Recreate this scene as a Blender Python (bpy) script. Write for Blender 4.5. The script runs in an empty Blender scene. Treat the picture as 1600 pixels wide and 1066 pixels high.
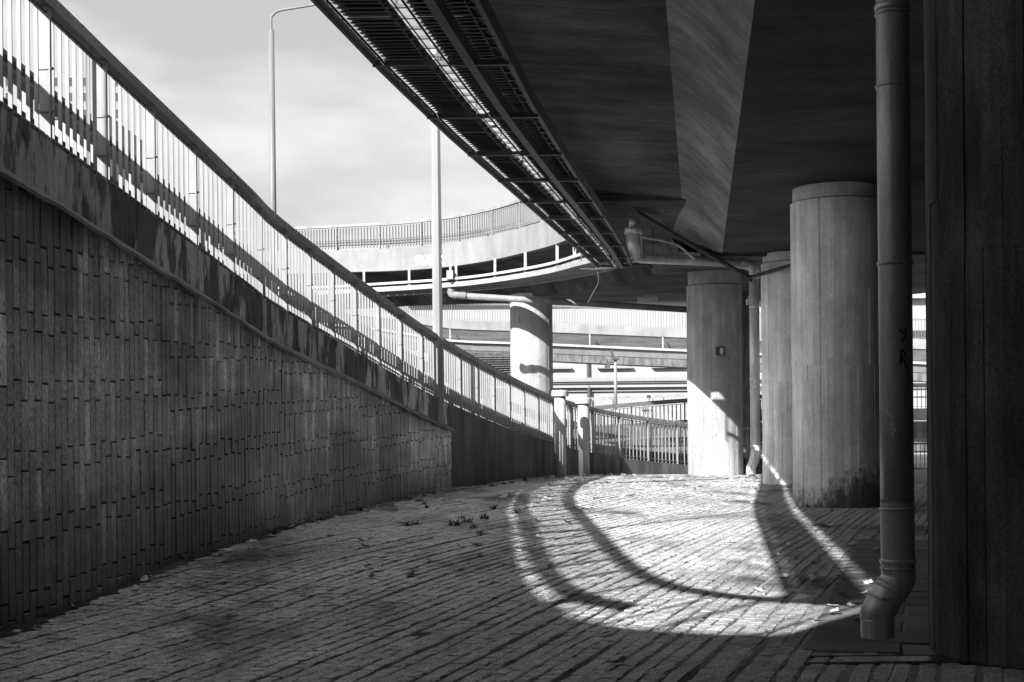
import bpy, math, random
from mathutils import Vector, Matrix
random.seed(7)
PI = math.pi
S = bpy.context.scene
COL = S.collection
F = 2200.0            # focal length in photo pixels
EYE = 1.39
ROLL = math.radians(0.55)
CR, SR = math.cos(ROLL), math.sin(ROLL)

def P(px, py, d):
    """point at depth d seen at photo pixel (px, py)"""
    u, v = px - 800.0, 668.0 - py
    return Vector(((u*CR + v*SR)*d/F, d, (-u*SR + v*CR)*d/F + EYE))

# ------------------------------------------------------------------ materials
def new_mat(name):
    m = bpy.data.materials.new(name); m.use_nodes = True
    nt = m.node_tree
    return m, nt, nt.nodes['Principled BSDF']

def N(nt, typ, **kw):
    n = nt.nodes.new(typ)
    for k, v in kw.items():
        if k in n.inputs: n.inputs[k].default_value = v
        else: setattr(n, k, v)
    return n

def noise(nt, scale3, detail=6, rough=0.6, dist=0.0, coord='Object', rot=None):
    tc = N(nt, 'ShaderNodeTexCoord'); mp = N(nt, 'ShaderNodeMapping')
    mp.inputs['Scale'].default_value = scale3
    if rot: mp.inputs['Rotation'].default_value = rot
    nt.links.new(tc.outputs[coord], mp.inputs['Vector'])
    n = N(nt, 'ShaderNodeTexNoise'); n.inputs['Scale'].default_value = 1.0
    n.inputs['Detail'].default_value = detail; n.inputs['Roughness'].default_value = rough
    n.inputs['Distortion'].default_value = dist
    nt.links.new(mp.outputs[0], n.inputs['Vector'])
    return n.outputs['Fac']

def ramp(nt, fac, p0, p1, v0, v1):
    r = N(nt, 'ShaderNodeMapRange'); r.clamp = True
    r.inputs['From Min'].default_value = p0; r.inputs['From Max'].default_value = p1
    r.inputs['To Min'].default_value = v0; r.inputs['To Max'].default_value = v1
    nt.links.new(fac, r.inputs['Value']); return r.outputs[0]

def mth(nt, op, a, b):
    n = N(nt, 'ShaderNodeMath'); n.operation = op
    for i, x in enumerate((a, b)):
        if isinstance(x, (int, float)): n.inputs[i].default_value = x
        else: nt.links.new(x, n.inputs[i])
    return n.outputs[0]

def concrete(name, base, layers, rough=0.85, bump=None, island=0.0, metal=0.0, spec=0.3, rough_var=None, glint=0.0):
    """grey procedural surface: base value times a stack of noise layers (scale3, from, to, low, high)"""
    m, nt, b = new_mat(name)
    val = None
    for L in layers:
        f = noise(nt, L[0], detail=L[5] if len(L) > 5 else 6, rough=0.62, rot=L[6] if len(L) > 6 else None)
        r = ramp(nt, f, L[1], L[2], L[3], L[4])
        val = r if val is None else mth(nt, 'MULTIPLY', val, r)
    if island:
        g = N(nt, 'ShaderNodeNewGeometry')
        r = ramp(nt, g.outputs['Random Per Island'], 0, 1, 1-island, 1+island)
        val = r if val is None else mth(nt, 'MULTIPLY', val, r)
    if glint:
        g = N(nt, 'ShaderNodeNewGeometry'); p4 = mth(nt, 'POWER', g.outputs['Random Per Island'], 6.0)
        val = mth(nt, 'MULTIPLY', val, mth(nt, 'ADD', mth(nt, 'MULTIPLY', p4, glint), .8))  # highlight put into the colour of a few random pieces
    if val is None:
        b.inputs['Base Color'].default_value = (base, base, base, 1)
    else:
        val = mth(nt, 'MULTIPLY', val, base)
        c = N(nt, 'ShaderNodeCombineColor')
        for k in range(3): nt.links.new(val, c.inputs[k])
        nt.links.new(c.outputs[0], b.inputs['Base Color'])
    b.inputs['Roughness'].default_value = rough
    if rough_var:
        f = noise(nt, rough_var[0]); nt.links.new(ramp(nt, f, .35, .65, rough_var[1], rough_var[2]), b.inputs['Roughness'])
    b.inputs['Metallic'].default_value = metal
    b.inputs['Specular IOR Level'].default_value = spec
    if bump:
        hgt = None
        for (sc, st) in bump:
            f = mth(nt, 'MULTIPLY', noise(nt, sc, detail=8), st)
            hgt = f if hgt is None else mth(nt, 'ADD', hgt, f)
        bp = N(nt, 'ShaderNodeBump'); bp.inputs['Strength'].default_value = 1.0; bp.inputs['Distance'].default_value = 1.0
        nt.links.new(hgt, bp.inputs['Height']); nt.links.new(bp.outputs[0], b.inputs['Normal'])
    return m

def boards(m, cells, pitch=.17):
    """tone that steps from formwork board to board: cells = [((sx, sy, sz), low, high)]"""
    nt = m.node_tree; b = nt.nodes['Principled BSDF']; cc = b.inputs['Base Color'].links[0].from_node; val = cc.inputs[0].links[0].from_socket
    tc = N(nt, 'ShaderNodeTexCoord')
    for inc, lo, hi in cells:
        sn = N(nt, 'ShaderNodeVectorMath'); sn.operation = 'SNAP'; nt.links.new(tc.outputs['Object'], sn.inputs[0]); sn.inputs[1].default_value = inc
        wn = N(nt, 'ShaderNodeTexWhiteNoise'); wn.noise_dimensions = '3D'; nt.links.new(sn.outputs[0], wn.inputs['Vector'])
        val = mth(nt, 'MULTIPLY', val, ramp(nt, wn.outputs['Value'], 0, 1, lo, hi))
    sp = N(nt, 'ShaderNodeSeparateXYZ'); nt.links.new(tc.outputs['Object'], sp.inputs[0])
    for p_, w_, d_ in ((pitch, .10, .55), (pitch*7, .022, .35)):          # board edges and panel joints
        fr = mth(nt, 'FRACT', mth(nt, 'DIVIDE', sp.outputs['Y'], p_), 0); val = mth(nt, 'MULTIPLY', val, ramp(nt, fr, w_*.5, w_, d_, 1.0))
    for k in range(3): nt.links.new(val, cc.inputs[k])

M = {}
M['column'] = concrete('board_marked_concrete', .31,
    [((4, 4, 1.1), .3, .7, .8, 1.15), ((1.1, 1.1, .8), .35, .68, .72, 1.18), ((50, 50, 40), .34, .66, .8, 1.15), ((3, 3, 2), .60, .66, 1, .72), ((28, 28, 28), .66, .70, 1, .55)],
    island=.14, bump=[((60, 60, 8), .004), ((200, 200, 200), .0015)])
# column with mould at its foot
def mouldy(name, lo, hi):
    m = concrete(name, .72, [((4, 4, 1.1), .3, .7, .8, 1.15), ((1.1, 1.1, .8), .35, .68, .72, 1.18), ((50, 50, 40), .34, .66, .8, 1.15), ((28, 28, 28), .66, .70, 1, .55)],  # base lightened so the columns standing in shade look better lit
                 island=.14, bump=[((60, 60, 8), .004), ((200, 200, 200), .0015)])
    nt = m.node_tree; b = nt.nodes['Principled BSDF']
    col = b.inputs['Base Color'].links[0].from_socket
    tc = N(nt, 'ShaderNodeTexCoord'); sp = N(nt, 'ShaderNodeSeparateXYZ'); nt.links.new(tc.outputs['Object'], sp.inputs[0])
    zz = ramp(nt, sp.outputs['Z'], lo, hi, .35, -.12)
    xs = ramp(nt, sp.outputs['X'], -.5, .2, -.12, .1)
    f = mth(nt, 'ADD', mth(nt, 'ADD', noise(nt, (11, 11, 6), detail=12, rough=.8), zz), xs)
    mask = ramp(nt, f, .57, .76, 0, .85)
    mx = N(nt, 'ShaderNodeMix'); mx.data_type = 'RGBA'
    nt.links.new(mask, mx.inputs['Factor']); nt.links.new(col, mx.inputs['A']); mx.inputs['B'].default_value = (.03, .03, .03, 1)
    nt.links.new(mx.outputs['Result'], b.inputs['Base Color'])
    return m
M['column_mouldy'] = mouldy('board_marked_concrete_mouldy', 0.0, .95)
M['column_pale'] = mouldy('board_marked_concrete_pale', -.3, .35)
M['column_dark'] = concrete('shade_toned_concrete', .10,  # shade on the near column is put into this darker base
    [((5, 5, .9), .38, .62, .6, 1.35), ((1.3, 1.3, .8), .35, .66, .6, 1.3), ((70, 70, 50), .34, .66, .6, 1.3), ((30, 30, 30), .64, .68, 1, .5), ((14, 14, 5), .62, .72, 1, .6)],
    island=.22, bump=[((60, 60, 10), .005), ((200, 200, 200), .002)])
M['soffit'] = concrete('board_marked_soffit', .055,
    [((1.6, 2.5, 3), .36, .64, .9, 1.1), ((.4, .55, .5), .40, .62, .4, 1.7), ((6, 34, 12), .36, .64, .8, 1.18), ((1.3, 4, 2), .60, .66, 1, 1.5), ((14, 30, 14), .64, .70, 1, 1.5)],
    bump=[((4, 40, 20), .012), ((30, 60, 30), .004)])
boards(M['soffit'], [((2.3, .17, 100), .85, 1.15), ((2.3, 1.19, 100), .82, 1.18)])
M['soffit_dark'] = concrete('shade_toned_soffit', .032, [((.6, 3.5, 3), .36, .64, .8, 1.2), ((.4, .55, .5), .40, .62, .5, 1.6), ((6, 34, 12), .36, .64, .75, 1.25), ((9, 22, 9), .62, .68, 1, 1.7)], bump=[((4, 40, 20), .012)])  # shade under the deck is put into this darker base
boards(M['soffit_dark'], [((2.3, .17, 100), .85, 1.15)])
M['web'] = concrete('board_marked_web', .20,
    [((2, 2.5, 2), .36, .64, .93, 1.06), ((.6, .45, .6), .40, .62, .55, 1.35), ((9, 26, 9), .36, .64, .85, 1.12), ((20, 30, 20), .62, .68, 1, 1.35), ((1.2, 3, 1.2), .6, .68, 1, .7)],
    bump=[((1.6, 26, 1.6), .012)])
boards(M['web'], [((100, .17, 100), .88, 1.1), ((100, 1.36, 100), .88, 1.1)])
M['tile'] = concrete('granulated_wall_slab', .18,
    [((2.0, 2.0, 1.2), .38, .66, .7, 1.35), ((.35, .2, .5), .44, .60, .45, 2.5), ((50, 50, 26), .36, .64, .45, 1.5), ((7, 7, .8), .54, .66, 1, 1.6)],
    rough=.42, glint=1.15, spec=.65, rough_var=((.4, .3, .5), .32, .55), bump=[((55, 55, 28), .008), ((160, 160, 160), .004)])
def damp(m, zlo, zhi, dark):
    nt = m.node_tree; b = nt.nodes['Principled BSDF']; cc = b.inputs['Base Color'].links[0].from_node; val = cc.inputs[0].links[0].from_socket
    tc = N(nt, 'ShaderNodeNewGeometry'); sp = N(nt, 'ShaderNodeSeparateXYZ'); nt.links.new(tc.outputs['Position'], sp.inputs[0])
    f = mth(nt, 'ADD', ramp(nt, sp.outputs['Z'], zlo, zhi, .32, -.32), noise(nt, (1.6, 1.0, .9), detail=9, rough=.7))
    val = mth(nt, 'MULTIPLY', val, ramp(nt, f, .45, .72, 1.0, dark))
    for k in range(3): nt.links.new(val, cc.inputs[k])
damp(M['tile'], .0, 1.9, .30)        # rising damp with a ragged edge
M['fascia'] = concrete('stained_concrete_band', .27,
    [((2.6, 2.0, .7), .48, .53, .30, 1.5, 10), ((.7, .5, .7), .35, .65, .7, 1.25), ((30, 30, 3), .3, .7, .7, 1.2), ((7, 7, 2.4), .54, .60, 1, .4, 12)],
    bump=[((8, 8, 2), .005), ((80, 80, 20), .003)])
M['wall'] = concrete('dark_wall_concrete', .085,
    [((4, 3, .35), .35, .65, .5, 1.35), ((.5, .4, .6), .35, .65, .7, 1.2), ((40, 40, 4), .3, .7, .75, 1.2), ((3, 3, 1), .64, .7, 1, .5)],
    bump=[((40, 40, 6), .004)])
M['ledge'] = concrete('lead_flashing', .10, [((3, 2, 3), .35, .65, .6, 1.4), ((30, 30, 30), .3, .7, .8, 1.2)], rough=.55, bump=[((5, 4, 5), .02)])
M['paver'] = concrete('granite_setts', .40,
    [((.45, .3, 1), .35, .65, .75, 1.2), ((70, 45, 70), .36, .64, .5, 1.4), ((22, 16, 22), .38, .62, .85, 1.12), ((4, 4, 4), .35, .65, .85, 1.15), ((.6, .25, 1), .52, .64, 1, .25, 8), ((6, 6, 6), .6, .68, 1, .6)],
    rough=.8, island=.1, bump=[((40, 40, 40), .012), ((130, 130, 130), .006)])
M['flag'] = concrete('concrete_flags', .13,
    [((.8, .8, 1), .35, .65, .7, 1.25), ((60, 60, 60), .3, .7, .75, 1.2), ((5, 5, 5), .6, .7, 1, .6)],
    rough=.7, island=.12, bump=[((60, 60, 60), .003)])
M['dirt'] = concrete('joint_dirt', .032, [((8, 8, 8), .3, .7, .5, 1.5), ((.5, .5, 1), .35, .65, .7, 1.3)], rough=.95, bump=[((40, 40, 40), .01)])
def joint_tone(m):
    nt = m.node_tree; b = nt.nodes['Principled BSDF']; col = b.inputs['Base Color'].links[0].from_socket
    tc = N(nt, 'ShaderNodeTexCoord'); sp = N(nt, 'ShaderNodeSeparateXYZ'); nt.links.new(tc.outputs['Object'], sp.inputs[0])
    f = mth(nt, 'ADD', ramp(nt, sp.outputs['X'], -1.0, 3.0, -.3, .35), noise(nt, (1.1, .6, 1), detail=8))
    mx = N(nt, 'ShaderNodeMix'); mx.data_type = 'RGBA'; nt.links.new(ramp(nt, f, .42, .72, 0, 1), mx.inputs['Factor'])
    nt.links.new(col, mx.inputs['A']); mx.inputs['B'].default_value = (.21, .21, .21, 1); nt.links.new(mx.outputs['Result'], b.inputs['Base Color'])
joint_tone(M['dirt'])      # darker joints by the wall, paler joints further out
M['girder_grey'] = concrete('grey_girder_concrete', .2, [((.6, .6, 6), .35, .65, .7, 1.2), ((8, 8, 30), .3, .7, .8, 1.15)])
M['asphalt'] = concrete('asphalt', .07, [((60, 60, 60), .3, .7, .6, 1.4), ((.3, .3, 1), .35, .65, .8, 1.2)], rough=.9)
M['rail'] = concrete('pale_rail_paint', .185, [((12, 12, 3), .35, .7, .86, 1.06)], rough=.5)
M['rail_dark'] = concrete('dark_rail_paint', .05, [((12, 12, 12), .35, .7, .7, 1.4)], rough=.55)
def handrail_mat():
    m = concrete('weathered_handrail', .17, [((1.5, 1.5, 1.5), .35, .65, .65, 1.35), ((40, 40, 40), .35, .7, .75, 1.2)], rough=.45)
    return m
M['handrail'] = handrail_mat()
M['spot'] = concrete('small_pale_patch', .42, [((30, 30, 30), .3, .7, .6, 1.3)], rough=.6)  # small pale marks along the handrail face
M['lamp_grey'] = concrete('grey_lamp_paint', .12, [((6, 6, .8), .35, .65, .8, 1.15)], rough=.5)
M['steel_pale'] = concrete('galvanised_lamp_steel', .19, [((3, 3, .6), .35, .65, .86, 1.08)], rough=.5)
M['galv'] = concrete('galvanised_drainpipe', .48,
    [((5, 5, 1.2), .35, .65, .7, 1.2), ((55, 55, 55), .58, .7, 1, .5), ((20, 20, 4), .3, .7, .85, 1.1)], rough=.42, metal=.3, spec=.5,
    bump=[((30, 30, 30), .0012)])
M['galv_dark'] = concrete('dull_drainpipe', .44,
    [((5, 5, 1.2), .35, .65, .7, 1.2), ((60, 60, 60), .60, .68, 1, .35), ((20, 20, 4), .3, .7, .85, 1.1)], rough=.38, metal=.25, spec=.5,
    bump=[((30, 30, 30), .0012)])
M['pipe_grey'] = concrete('grimy_grey_pipe', .15, [((3, 3, 3), .35, .65, .7, 1.2)], rough=.6)
M['dark_metal'] = concrete('dark_steel', .045, [((6, 6, 6), .35, .65, .6, 1.4)], rough=.6)
M['tray'] = concrete('walkway_grating_steel', .10, [((3, 20, 3), .35, .65, .6, 1.4)], rough=.55)
M['tray_pale'] = concrete('pale_tray_channel', .25, [((2, 2, 6), .35, .65, .75, 1.15)], rough=.45)
M['pale_conc'] = concrete('pale_fascia_concrete', .165, [((2, 2, .5), .35, .65, .85, 1.1), ((.4, .4, .8), .35, .65, .85, 1.1), ((30, 30, 5), .3, .7, .92, 1.05)], bump=[((30, 30, 5), .003)])
M['bollard'] = concrete('pale_cement_post', .32, [((6, 6, .8), .35, .65, .8, 1.12), ((40, 40, 10), .3, .7, .9, 1.08)], bump=[((60, 60, 20), .003)])
M['stucco'] = concrete('white_stucco', .235, [((.6, .6, .6), .35, .65, .95, 1.03)], rough=.9)
M['glass'] = concrete('dark_window_pane', .04, [], rough=.08, spec=.5)
M['leaf'] = concrete('dry_leaf', .42, [((60, 60, 60), .3, .7, .6, 1.3)], rough=.7, island=.35)
M['weed'] = concrete('weed_blade', .07, [((30, 30, 30), .3, .7, .7, 1.3)], rough=.7)
M['black'] = concrete('black_marker', .008, [], rough=.5)
M['white_paint'] = concrete('white_spray_paint', .85, [], rough=.6)
M['paper'] = concrete('torn_paper', .55, [((40, 40, 40), .4, .6, .35, 1.2)], rough=.8)
M['wet'] = concrete('wet_grime', .02, [((30, 30, 30), .3, .7, .6, 1.4)], rough=.06, spec=.6, bump=[((25, 25, 25), .02)])
M['trunk'] = concrete('tree_bark', .09, [((10, 10, 3), .35, .65, .6, 1.4)], rough=.9)
M['foliage'] = concrete('tree_foliage', .09, [((2, 2, 2), .35, .65, .7, 1.3)], rough=.7, island=.4)

# ------------------------------------------------------------------ mesh builder
class MB:
    def __init__(s): s.v = []; s.f = []
    def quad(s, a, b, c, d):
        n = len(s.v); s.v += [tuple(a), tuple(b), tuple(c), tuple(d)]; s.f.append((n, n+1, n+2, n+3))
    def poly(s, pts):
        n = len(s.v); s.v += [tuple(p) for p in pts]; s.f.append(tuple(range(n, n+len(pts))))
    def hexa(s, p):
        """8 corners: bottom 4 then top 4, same winding"""
        n = len(s.v); s.v += [tuple(q) for q in p]
        s.f += [(n+3, n+2, n+1, n), (n+4, n+5, n+6, n+7)] + [(n+i, n+(i+1) % 4, n+4+(i+1) % 4, n+4+i) for i in range(4)]
    def box(s, c, dx, dy, dz, ax=(1, 0, 0), ay=(0, 1, 0), az=(0, 0, 1)):
        c = Vector(c); ax, ay, az = Vector(ax)*dx/2, Vector(ay)*dy/2, Vector(az)*dz/2
        s.hexa([c-ax-ay-az, c+ax-ay-az, c+ax+ay-az, c-ax+ay-az, c-ax-ay+az, c+ax-ay+az, c+ax+ay+az, c-ax+ay+az])
    def sweep(s, rings, closed=True, caps=True):
        """rings: list of equal length point lists"""
        n0 = len(s.v); k = len(rings[0])
        for r in rings: s.v += [tuple(p) for p in r]
        for i in range(len(rings)-1):
            a, b = n0+i*k, n0+(i+1)*k
            for j in range(k if closed else k-1):
                j2 = (j+1) % k
                s.f.append((a+j, a+j2, b+j2, b+j))
        if caps and closed:
            s.f.append(tuple(n0+j for j in reversed(range(k)))); s.f.append(tuple(n0+(len(rings)-1)*k+j for j in range(k)))
    def tube(s, pts, rad, seg=16, caps=True):
        pts = [Vector(p) for p in pts]
        rads = rad if isinstance(rad, (list, tuple)) else [rad]*len(pts)
        rings = []; up = None
        for i, p in enumerate(pts):
            t = (pts[min(i+1, len(pts)-1)] - pts[max(i-1, 0)]).normalized()
            if up is None:
                up = Vector((0, 0, 1)) if abs(t.z) < .9 else Vector((0, 1, 0))
            a = t.cross(up).normalized(); b = a.cross(t).normalized(); up = b
            rings.append([p + (a*math.cos(2*PI*j/seg) + b*math.sin(2*PI*j/seg))*rads[i] for j in range(seg)])
        s.sweep(rings, True, caps)
    def lathe(s, c, prof, seg=32):
        c = Vector(c)
        rings = [[c + Vector((r*math.cos(2*PI*j/seg), r*math.sin(2*PI*j/seg), z)) for j in range(seg)] for r, z in prof]
        s.sweep(rings, True, True)
    def build(s, name, mat, parent=None, loc=None, smooth=False):
        me = bpy.data.meshes.new(name)
        if parent is not None:
            o0 = parent.location.copy()
            if parent.parent: o0 = o0 + parent.parent.location
        else: o0 = Vector(loc) if loc is not None else Vector((0, 0, 0))
        me.from_pydata([(x-o0.x, y-o0.y, z-o0.z) for x, y, z in s.v], [], s.f)
        me.materials.append(mat)
        if smooth:
            for p in me.polygons: p.use_smooth = len(p.vertices) == 4
        me.update()
        o = bpy.data.objects.new(name, me); COL.objects.link(o)
        if parent is not None: o.parent = parent
        elif loc is not None: o.location = o0
        return o

def tag(o, label=None, cat=None, group=None, kind=None):
    if label: o['label'] = label
    if cat: o['category'] = cat
    if group: o['group'] = group
    if kind: o['kind'] = kind
    return o
def empty(name, loc, label, cat, group=None):
    o = bpy.data.objects.new(name, None); COL.objects.link(o); o.location = loc; o.empty_display_size = .2
    return tag(o, label, cat, group)
def copy_tree(o, parent=None):
    c = o.copy(); COL.objects.link(c)
    if parent: c.parent = parent
    for ch in list(o.children): copy_tree(ch, c)
    return c

def smooth(x, a, b):
    t = max(0.0, min(1.0, (x-a)/(b-a))); return t*t*(3-2*t)
def lerp(a, b, t): return a + (b-a)*t
def interp(x, xs, ys):
    if x <= xs[0]: return ys[0] + (ys[1]-ys[0])*(x-xs[0])/(xs[1]-xs[0])
    for i in range(len(xs)-1):
        if x <= xs[i+1]: return ys[i] + (ys[i+1]-ys[i])*(x-xs[i])/(xs[i+1]-xs[i])
    return ys[-1] + (ys[-1]-ys[-2])*(x-xs[-1])/(xs[-1]-xs[-2])
def catmull(pts, n):
    pts = [Vector(p) for p in pts]; out = []
    for i in range(len(pts)-1):
        p0, p1, p2, p3 = pts[max(i-1, 0)], pts[i], pts[i+1], pts[min(i+2, len(pts)-1)]
        for k in range(n):
            t = k/n
            out.append(.5*((2*p1) + (p2-p0)*t + (2*p0-5*p1+4*p2-p3)*t*t + (3*p1-p0-3*p2+p3)*t**3))
    out.append(pts[-1]); return out

class Path:
    """polyline with arc length measured in plan; point(s, off, z) gives a point to the right by off"""
    def __init__(s, pts):
        s.p = [Vector(p) for p in pts]; s.L = [0.0]
        for a, b in zip(s.p, s.p[1:]): s.L.append(s.L[-1] + (b-a).to_2d().length)
        s.len = s.L[-1]
    def at(s, d):
        d = max(0, min(s.len-1e-6, d)); lo, hi = 0, len(s.L)-1
        while hi-lo > 1:
            m = (lo+hi)//2
            if s.L[m] <= d: lo = m
            else: hi = m
        t = (d-s.L[lo])/(s.L[hi]-s.L[lo]); return s.p[lo].lerp(s.p[hi], t)
    def tan(s, d, e=.25):
        v = (s.at(d+e)-s.at(d-e)); v.z = 0; return v.normalized()
    def tan3(s, d, e=.25): return (s.at(d+e)-s.at(d-e)).normalized()
    def nrm(s, d): t = s.tan(d); return Vector((t.y, -t.x, 0))
    def pt(s, d, off=0.0, dz=0.0): return s.at(d) + s.nrm(d)*off + Vector((0, 0, dz))
    def find_y(s, y):
        best = min(range(len(s.p)), key=lambda i: abs(s.p[i].y-y) + (100 if s.p[i].x > s.p[0].x+100 else 0)); return s.L[best]

# ------------------------------------------------------------------ ramp path (handrail line)
TAB = [(81, -8, 11.2, 955), (182, 91, 12.6, 912), (294, 199, 14.5, 868), (392, 294, 16.6, 838), (440, 341, 18.1, 828), (558, 432, 21.9, 797),
       (685, 523, 26.3, 766), (798, 587, 31.2, 751), (865, 618, 34.6, 743), (922, 635, 36.6, 742), (980, 647, 37.9, 742), (1076, 660, 39.6, 742),
       (1180, 668, 41, 743), (1300, 675, 42, 744), (1450, 686, 43, 745), (1700, 700, 44.5, 746)]
H = 1.20
main_pts = [P(a, b, d) for a, b, d, e in TAB]
base_y = [P(a, e, d) for a, b, d, e in TAB]
nose = [(6.0, 3.3, 5.38), (1.0, 3.3, 5.38), (-1.5, 3.3, 5.38), (-2.5, 3.4, 5.37), (-3.25, 3.75, 5.36), (-3.75, 4.5, 5.35), (-3.95, 5.6, 5.32), (-3.93, 8.0, 5.19)]
RAMP = Path(catmull([Vector(p) for p in nose] + main_pts, 14))
S_WALL = RAMP.L[14*5]          # where the wall below starts (y = 4.5)
S_LANDING = S_WALL
S_TILE_END = RAMP.find_y(27.0)

def wall_x(y):
    ys = [4.5, 8.0] + [p.y for p in main_pts[:12]]; xs = [-3.9, -3.93] + [p.x for p in main_pts[:12]]
    return interp(y, ys, xs)
BZ_Y = [8.0, 11.2, 12.6, 14.5, 16.6, 21.9, 26.3, 31.2, 34.6, 36.6, 37.9, 39.6]
BZ_Z = [-.10, -.036, .025, .104, .135, .13, .22, .21, .19, .14, .09, .01]
def gz(x, y):
    """paving height"""
    return gz0(x, y) + .007*math.sin(x*1.1+y*.5)*math.sin(y*.8-x*.4)*smooth(y, 6, 8)*(1-smooth(y, 38, 40.5))
def gz0(x, y):
    if y < 8 or y > 40: return -.10*max(0, min(1, (1-(x-wall_x(max(y, 5)))/5.0))) if y < 8 else 0.0
    b = interp(y, BZ_Y, BZ_Z)
    w = wall_x(y); t = max(0.0, min(1.0, 1-(x-w)/5.5))
    return b*(t*t*(3-2*t))

# ------------------------------------------------------------------ ground
g = MB()
xs = [-400, -120, -40, -15] + [-8+i*.25 for i in range(89)] + [18, 40, 120, 400]
ys = [-300, -60, -20, -5] + [2+i*.25 for i in range(156)] + [45, 60, 120, 250, 600]
idx = {}
for j, y in enumerate(ys):
    for i, x in enumerate(xs):
        idx[i, j] = len(g.v); g.v.append((x, y, (gz(x, y) if 2 <= y <= 41 and -8 <= x <= 14 else 0.0) - .0105))
for j in range(len(ys)-1):
    for i in range(len(xs)-1):
        g.f.append((idx[i, j], idx[i+1, j], idx[i+1, j+1], idx[i, j+1]))
tag(g.build('ground', M['dirt'], smooth=True), kind='structure')

# setts: rows run 18.4 degrees right of the view
AZ = math.radians(18.4)
EA = Vector((math.sin(AZ), math.cos(AZ), 0)); EB = Vector((math.cos(AZ), -math.sin(AZ), 0))
EDGE_A, EDGE_B = Vector((1.80, 8.8, 0)), Vector((4.25, 17.3, 0))
EDIR = (EDGE_B-EDGE_A).normalized(); ENRM = Vector((EDIR.y, -EDIR.x, 0))
def in_flags(p):
    r = p-EDGE_A; s_, t_ = r.dot(EDIR), r.dot(ENRM)
    return t_ > -0.02 and -.14 < s_ < 8.6 and t_ < 8
COLS = [('D', 3.25+.06, 8.55), ('C', 5.56, 24.1), ('A', 5.6, 38.8), ('B', 6.66, 33.3)]
def near_col(p, r=.74): return any((p.x-x)**2+(p.y-y)**2 < r*r for _, x, y in COLS)
rnd = random.Random(3)
pv = MB()
def paver(mb, c, e1, e2, l, w, h, ch=.012, tilt=.02):
    a = e1*l/2; b = e2*w/2
    tx, ty = rnd.uniform(-tilt, tilt), rnd.uniform(-tilt, tilt)
    n = len(mb.v)
    j = lambda: rnd.uniform(-.009, .009)
    ring = [(-1, -1), (1, -1), (1, 1), (-1, 1)]
    for (p, q) in ring:
        v = c + a*p + b*q + e1*j() + e2*j(); mb.v.append((v.x, v.y, c.z-.03))
    for (p, q) in ring:
        v = c + a*p + b*q + e1*j() + e2*j(); mb.v.append((v.x, v.y, c.z+h-ch*.6+p*tx*l/2+q*ty*w/2))
    for (p, q) in ring:
        v = c + a*p*(1-ch/l) + b*q*(1-2*ch/w) + e1*j() + e2*j(); mb.v.append((v.x, v.y, c.z+h+p*tx*l/2+q*ty*w/2))
    mb.f += [(n+8, n+9, n+10, n+11)]
    for i in range(4):
        k = (i+1) % 4
        mb.f += [(n+i, n+k, n+4+k, n+4+i), (n+4+i, n+4+k, n+8+k, n+8+i)]
t = -16.0
while t < 10:
    roww = .118 + rnd.uniform(-.005, .005)
    s_ = 3.0 + rnd.uniform(0, .2)
    wav = rnd.uniform(0, 6)
    while s_ < 44:
        l = rnd.uniform(.11, .22)
        tt = t + .035*math.sin(s_*.23+1.0) + .02*math.sin(s_*.9+wav)
        c = EA*(s_+l/2) + EB*tt
        if 6.2 < c.y < 40.2 and c.x < 9.5 and c.x > wall_x(c.y)+.03 and abs(c.x) < .47*c.y+2.6 and not in_flags(c) and not near_col(c) and rnd.random() > .002:
            c.z = gz(c.x, c.y) + rnd.gauss(-.003, .0014)
            paver(pv, c, EA, EB, l-.004, roww-.015+rnd.uniform(-.006, .004), .0, ch=.012, tilt=.009)
        s_ += l
    t += roww
tag(pv.build('paving', M['paver']), kind='structure')
# concrete flags beside the downpipe
fl = MB(); s_ = -.12; k = 0
while s_ < 8.5:
    d = rnd.choice([.38, .42, .5, .6]); t_ = 0.0 if k % 2 else -.0
    first = True
    while t_ < 7.5:
        w = rnd.uniform(.95, 1.25) if not first else (1.05 if k % 2 else .6)
        first = False
        c = EDGE_A + EDIR*(s_+d/2) + ENRM*(t_+w/2)
        if not near_col(c, .55):
            c.z = .0 + rnd.gauss(0, .0025)
            paver(fl, c, EDIR, ENRM, d-.022, w-.018, .0, ch=.01, tilt=.006)
        t_ += w
    s_ += d; k += 1
tag(fl.build('flagstones', M['flag']), kind='structure')

# ------------------------------------------------------------------ ramp wall
wall_root = empty('retaining_wall', RAMP.pt(S_WALL, 0, -RAMP.at(S_WALL).z), 'long dark retaining wall of upright rough slabs below the sloping railing', 'retaining wall')
def sample(a, b, step):
    n = max(2, int((b-a)/step)); return [a+(b-a)*i/n for i in range(n+1)]
ROADW = 7.0
mb = MB(); rings = []
for s_ in sample(S_WALL, RAMP.len-.3, .5):
    p = RAMP.at(s_); zt = p.z-H; 
    rings.append([RAMP.pt(s_, -.03, -p.z-.3), RAMP.pt(s_, -.03, -H-.44), RAMP.pt(s_, -.5, -H-.44), RAMP.pt(s_, -.5, -p.z-.3)])
mb.sweep(rings); mb.box((-4.3, -2.2, 1.7), .6, 13.4, 3.8); mb.build('wall_core', M['wall'], wall_root)  # the box is an unseen length added to darken the near left
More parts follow.
